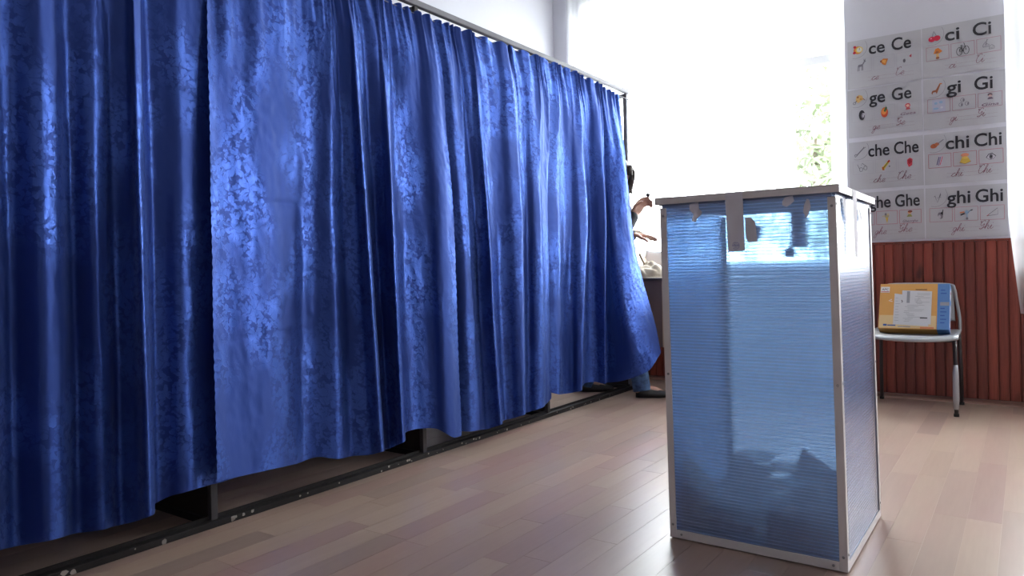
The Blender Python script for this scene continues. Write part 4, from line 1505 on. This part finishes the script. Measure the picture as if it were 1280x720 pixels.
# ------------------------------------------------------------------ person in the last booth
M_skin = mat('skin', (0.52, 0.30, 0.23, 1), .5, var=.06, vscale=20)
M_hair = mat('dark_hair', (0.06, 0.045, 0.038, 1), .5, var=.3, vscale=60)
M_jacket = mat('dark_jacket', (0.035, 0.037, 0.045, 1), .85, var=.2, vscale=30, bump=.3)
M_shoe = mat('black_shoe', (0.012, 0.012, 0.014, 1), .4)


def denim():
    mt, nt, p = new_mat('washed_denim')
    tc = nt.new('ShaderNodeTexCoord').outputs['Object']
    n = nt.noise(tc, 16, 4, .6)
    nt.l.new(nt.ramp(n, [(.35, (.012, .028, .085, 1)), (.68, (.10, .20, .40, 1))]), p.inputs['Base Color'])
    p.inputs['Roughness'].default_value = .85
    return mt


M_denim = denim()
D = Vector((.82, .57, 0)).normalized()           # facing
Rg = Vector((D.y, -D.x, 0))                      # her right, towards the camera
Z = Vector((0, 0, 1))


def remeshed(mb, name, material, voxel, parent, sm=6):
    me = mb.mesh(name, material)
    tmp = bpy.data.objects.new('tmp_remesh', me)
    C.objects.link(tmp)
    r_ = tmp.modifiers.new('r', 'REMESH')
    r_.mode = 'VOXEL'
    r_.voxel_size = voxel
    s_ = tmp.modifiers.new('s', 'SMOOTH')
    s_.iterations = sm
    s_.factor = .5
    dg = bpy.context.evaluated_depsgraph_get()
    me2 = bpy.data.meshes.new_from_object(tmp.evaluated_get(dg))
    bpy.data.objects.remove(tmp)
    me2.name = name
    me2.materials.clear()
    me2.materials.append(material)
    me2.polygons.foreach_set('use_smooth', [True] * len(me2.polygons))
    o = bpy.data.objects.new(name, me2)
    C.objects.link(o)
    o.parent = parent
    if parent:
        o.matrix_parent_inverse = Matrix.Translation(-Vector(parent.location))
    return o


per = empty('person', (-2.30, 4.46, 0))
tag(per, 'person in jeans, dark sleeves and black flat shoes behind the last curtain, one hand raised', 'person')
pel = Vector((-2.345, 4.50, .86))
chest = Vector((-2.355, 4.56, 1.22))
neckb = Vector((-2.35, 4.575, 1.36))
head = Vector((-2.325, 4.592, 1.515))
hipR, hipL = pel + Rg * .085, pel - Rg * .085
ankR = Vector((-2.085, 4.428, .085))
ankL = Vector((-2.535, 4.452, .085))
kneeR = Vector((-2.165, 4.448, .46))
kneeL = Vector((-2.43, 4.50, .46))
shR, shL = chest + Rg * .155 + Z * .10, chest - Rg * .155 + Z * .10
elR, wrR = Vector((-2.262, 4.480, 1.068)), Vector((-2.194, 4.578, 1.222))
elL, wrL = Vector((-2.40, 4.70, 1.06)), Vector((-2.245, 4.656, 1.083))


def limb(mb, pts, rad, n=14):
    P = spline(pts, 6)
    Rr = [q[0] for q in spline([(r, 0, 0) for r in rad], 6)]
    mb.tube(P, Rr, n)
    mb.ball(P[0], Rr[0])
    mb.ball(P[-1], Rr[-1])


body = MB()
# torso, neck, head, limbs: one continuous surface
body.tube([pel - Z * .06, pel + Z * .08, chest - Z * .10, chest + Z * .05, chest + Z * .13], [.125, .115, .115, .125, .07], 18)
body.ball(pel, (.15, .12, .12), Matrix.Rotation(math.atan2(Rg.y, Rg.x), 4, 'Z'))
body.ball(chest + Z * .05, (.165, .10, .13), Matrix.Rotation(math.atan2(Rg.y, Rg.x), 4, 'Z'))
limb(body, [chest + Z * .12, neckb, head - D * .015 - Z * .03], [.058, .050, .052])
RH = Matrix.Rotation(math.atan2(D.y, D.x), 4, 'Z') @ Matrix.Rotation(.28, 4, 'Y')
body.ball(head, (.092, .072, .108), RH, seg=24, rings=16)
hd = lambda f, s, u: head + (RH @ Vector((f, s, u)))
body.ball(hd(.035, 0, -.055), (.058, .052, .055), RH)                   # jaw
body.tube([hd(.085, 0, .018), hd(.108, 0, -.018), hd(.088, 0, -.026)], [.008, .013, .010], 8)      # nose
body.ball(hd(.088, 0, -.052), (.012, .022, .006), RH)                   # lips
body.ball(hd(.083, 0, -.062), (.012, .020, .007), RH)
body.ball(hd(.074, 0, -.090), (.020, .022, .016), RH)                   # chin
for s in (-1, 1):
    body.ball(hd(-.005, s * .073, -.005), (.018, .008, .030), RH)       # ears
    body.ball(hd(.078, s * .030, .026), (.012, .024, .007), RH)         # brows
for a, b, c_ in ((shR, elR, wrR), (shL, elL, wrL)):
    limb(body, [a, a.lerp(b, .5), b], [.046, .042, .036])
    limb(body, [b, b.lerp(c_, .4), c_], [.038, .037, .026])
for h_, k_, a_ in ((hipR, kneeR, ankR), (hipL, kneeL, ankL)):
    limb(body, [h_, h_.lerp(k_, .5), k_], [.080, .066, .050])
    limb(body, [k_, k_.lerp(a_, .35), a_], [.050, .052, .032])
    fdir = D
    limb(body, [a_ + Vector((0, 0, -.035)) - fdir * .03, a_ + Vector((0, 0, -.035)) + fdir * .06, a_ + Vector((0, 0, -.064)) + fdir * .15], [.026, .026, .014])


def hand(mb, wr, ax, palm, side, curl, spread=.012, ln=1.0, thumb_dir=None):
    """ax: hand axis, palm: palm normal, side: thumb side"""
    ax, palm, side = ax.normalized(), palm.normalized(), side.normalized()
    kn = wr + ax * .082
    for t_ in range(5):
        q = wr + ax * (.012 + .016 * t_)
        mb.ball(q, .001)
    for off in (-.026, -.009, .009, .026):
        mb.tube([wr + side * off * .5, wr + ax * .045 + side * off * .9, kn + side * off], [.015, .0145, .0105], 10)
    for i, off in enumerate((.026, .009, -.008, -.025)):
        L_ = (.040, .045, .041, .032)[i]
        p0 = kn + side * off
        a_ = curl[i]
        d1 = (ax * math.cos(a_ * .6) + palm * math.sin(a_ * .6))
        d2 = (ax * math.cos(a_ * 1.35) + palm * math.sin(a_ * 1.35))
        d3 = (ax * math.cos(a_ * 1.9) + palm * math.sin(a_ * 1.9))
        p1 = p0 + d1 * L_
        p2 = p1 + d2 * L_ * .62
        p3 = p2 + d3 * L_ * .5
        mb.tube([p0, p1, p2, p3], [.0112, .0102, .0094, .0080], 10)
        for q, rr__ in ((p0, .0114), (p1, .0104), (p2, .0096), (p3, .0081)):
            mb.ball(q, rr__, seg=10, rings=8)
    # thumb leaves the side of the palm near its base
    t0 = wr + ax * .022 + side * .022
    td = thumb_dir.normalized() if thumb_dir is not None else (ax * .6 + side * .6 + palm * .5).normalized()
    t1 = t0 + (ax * .45 + side * .6 + palm * .5).normalized() * .034
    t2 = t1 + td * .032
    t3 = t2 + (td * .8 + palm * .35).normalized() * .024
    mb.tube([t0, t1, t2, t3], [.0145, .0128, .0112, .0090], 10)
    for q, rr__ in ((t0, .0135), (t1, .0117), (t2, .0100), (t3, .0076)):
        mb.ball(q, rr__, seg=10, rings=8)


axR = Vector((.034, .042, .078))
hand(body, wrR, axR, Vector((.72, .10, -.34)), Vector((-.40, -.55, .45)), (.62, .85, 1.0, 1.1), thumb_dir=Vector((.6, .3, .45)))
axL = Vector((.085, .085, -.006))
hand(body, wrL, axL, Vector((0, 0, -1)), Vector((.6, -.6, 0)), (.25, .3, .35, .4), thumb_dir=Vector((.7, .35, -.3)))
remeshed(body, 'body', M_skin, .0052, per, 3)

jk = MB()
jk.tube([pel - Z * .05, pel + Z * .08, chest - Z * .10, chest + Z * .05, chest + Z * .135], [.140, .130, .130, .140, .078], 20)
jk.ball(chest + Z * .05, (.185, .115, .135), Matrix.Rotation(math.atan2(Rg.y, Rg.x), 4, 'Z'))
jk.ball(pel + Z * .02, (.160, .135, .10), Matrix.Rotation(math.atan2(Rg.y, Rg.x), 4, 'Z'))
for a, b, c_ in ((shR, elR, wrR), (shL, elL, wrL)):
    limb(jk, [a, a.lerp(b, .5), b], [.060, .055, .050])
    e_ = b.lerp(c_, .86 if a is shR else .90)
    limb(jk, [b, b.lerp(c_, .4), e_], [.052, .052, .042])
remeshed(jk, 'jacket', M_jacket, .009, per, 4)

jn = MB()
jn.ball(pel - Z * .02, (.168, .135, .125), Matrix.Rotation(math.atan2(Rg.y, Rg.x), 4, 'Z'))
for h_, k_, a_ in ((hipR, kneeR, ankR), (hipL, kneeL, ankL)):
    limb(jn, [h_, h_.lerp(k_, .5), k_], [.092, .078, .062])
    e_ = a_ - Z * .044 - D * .006
    jn.tube(spline([k_, k_.lerp(e_, .4), e_], 6), [.062] * 7 + [.061] * 3 + [.060] * 3, 16)
remeshed(jn, 'jeans', M_denim, .009, per, 4)

for a_ in (ankR, ankL):
    sh = MB()
    g0 = Vector((a_.x, a_.y, 0)) - D * .048
    # flat pump: sole plus low upper, open over the instep
    rows = []
    NL = 16
    for i in range(NL + 1):
        u = i / NL
        cpt = g0 + D * (.245 * u)
        wdt = .036 * math.sin(PI * min(1, max(0, (u * .96 + .03)))) ** .45 * (1 + .22 * math.sin(PI * max(0, u - .3) / .7)) if 0 < u < 1 else .006
        ht = .058 * (1 - u) ** .8 + .030 if u < .62 else .052 - .020 * (u - .62) / .38
        if .18 < u < .62:
            ht *= .80
        rows.append((cpt, wdt, ht))
    b0 = len(sh.v)
    sec = []
    for cpt, wdt, ht in rows:
        ringp = []
        for s_, hh in ((-1, .002), (-1.03, ht * .5), (-.86, ht), (-.45, ht * .86), (.45, ht * .86), (.86, ht), (1.03, ht * .5), (1, .002)):
            ringp.append(cpt + Rg * (wdt * s_) + Z * hh)
        sec.append(ringp + [ringp[0]])
    sh.grid(sec)
    sh.quad(sec[0][:-1])
    sh.quad(sec[-1][:-1][::-1])
    so_ = sh.build('shoe', M_shoe, None, True)
    so_.parent = per
    so_.matrix_parent_inverse = Matrix.Translation(-Vector(per.location))

hr = MB()
hr.ball(head - D * .016 + Z * .022, (.103, .086, .106), RH, seg=22, rings=14)
hr.ball(head - D * .10 - Z * .01, (.055, .06, .06), RH)
hr.ball(hd(.072, -.040, .040), (.024, .032, .040), RH)
ho = remeshed(hr, 'hair', M_hair, .008, per, 3)
lk = MB()
rh = random.Random(8)
for k in range(34):
    s0 = rh.uniform(-.8, .9)
    p0 = hd(.045 + rh.uniform(-.03, .03), s0 * .070, .080 - .03 * abs(s0))
    p1 = hd(.098 + rh.uniform(-.01, .012), s0 * .075, .020 + rh.uniform(-.02, .02))
    p2 = hd(.104 + rh.uniform(-.02, .02), s0 * .078, -.05 + rh.uniform(-.03, .02))
    p3 = hd(.095 + rh.uniform(-.03, .045), s0 * .080 + rh.uniform(-.01, .01), -.105 + rh.uniform(-.02, .05))
    lk.tube(spline([p0, p1, p2, p3], 4), .0040, 5)
lo2 = lk.build('loose_strands', M_hair, None, True)
lo2.parent = ho
lo2['kind'] = 'stuff'
eyes = MB()
for s in (-1, 1):
    eyes.ball(hd(.077, s * .030, .008), (.008, .012, .007), RH)
eo = eyes.build('eyes', mat('eye_dark', (.03, .02, .02, 1), .3), None, True)
eo.parent = per
eo.matrix_parent_inverse = Matrix.Translation(-Vector(per.location))

# stamp held up in the right hand, paper in the left
stp = empty('voting_stamp', (-2.122, 4.646, 1.318))
tag(stp, 'small dark voting stamp held up in the raised hand', 'stamp')
MB().tube([(0, 0, -.022), (0, 0, .026)], .0065, 10).build('stamp_handle', M_rubber, stp, True)
MB().tube([(0, 0, .026), (0, 0, .030), (0, 0, .046)], [.008, .0145, .0145], 14).build('stamp_head', M_ink, stp, True)
fp = MB()
fp.quad([(-.10, -.02, .0), (.09, .03, -.012), (-.02, .07, .045), (-.09, .05, .05)])
fp.quad([(-.10, -.02, .0), (.09, .03, -.012), (.02, .09, -.004), (-.09, .07, .002)])
fpo = fp.build('folded_ballot', mat('tan_ballot', (.40, .30, .22, 1), .8), None)
md = fpo.modifiers.new('thickness', 'SOLIDIFY')
md.thickness = .0012
fpo.location = (-2.235, 4.708, 1.078)
tag(fpo, 'tan folded ballot held in the lower hand above the desk', 'ballot')
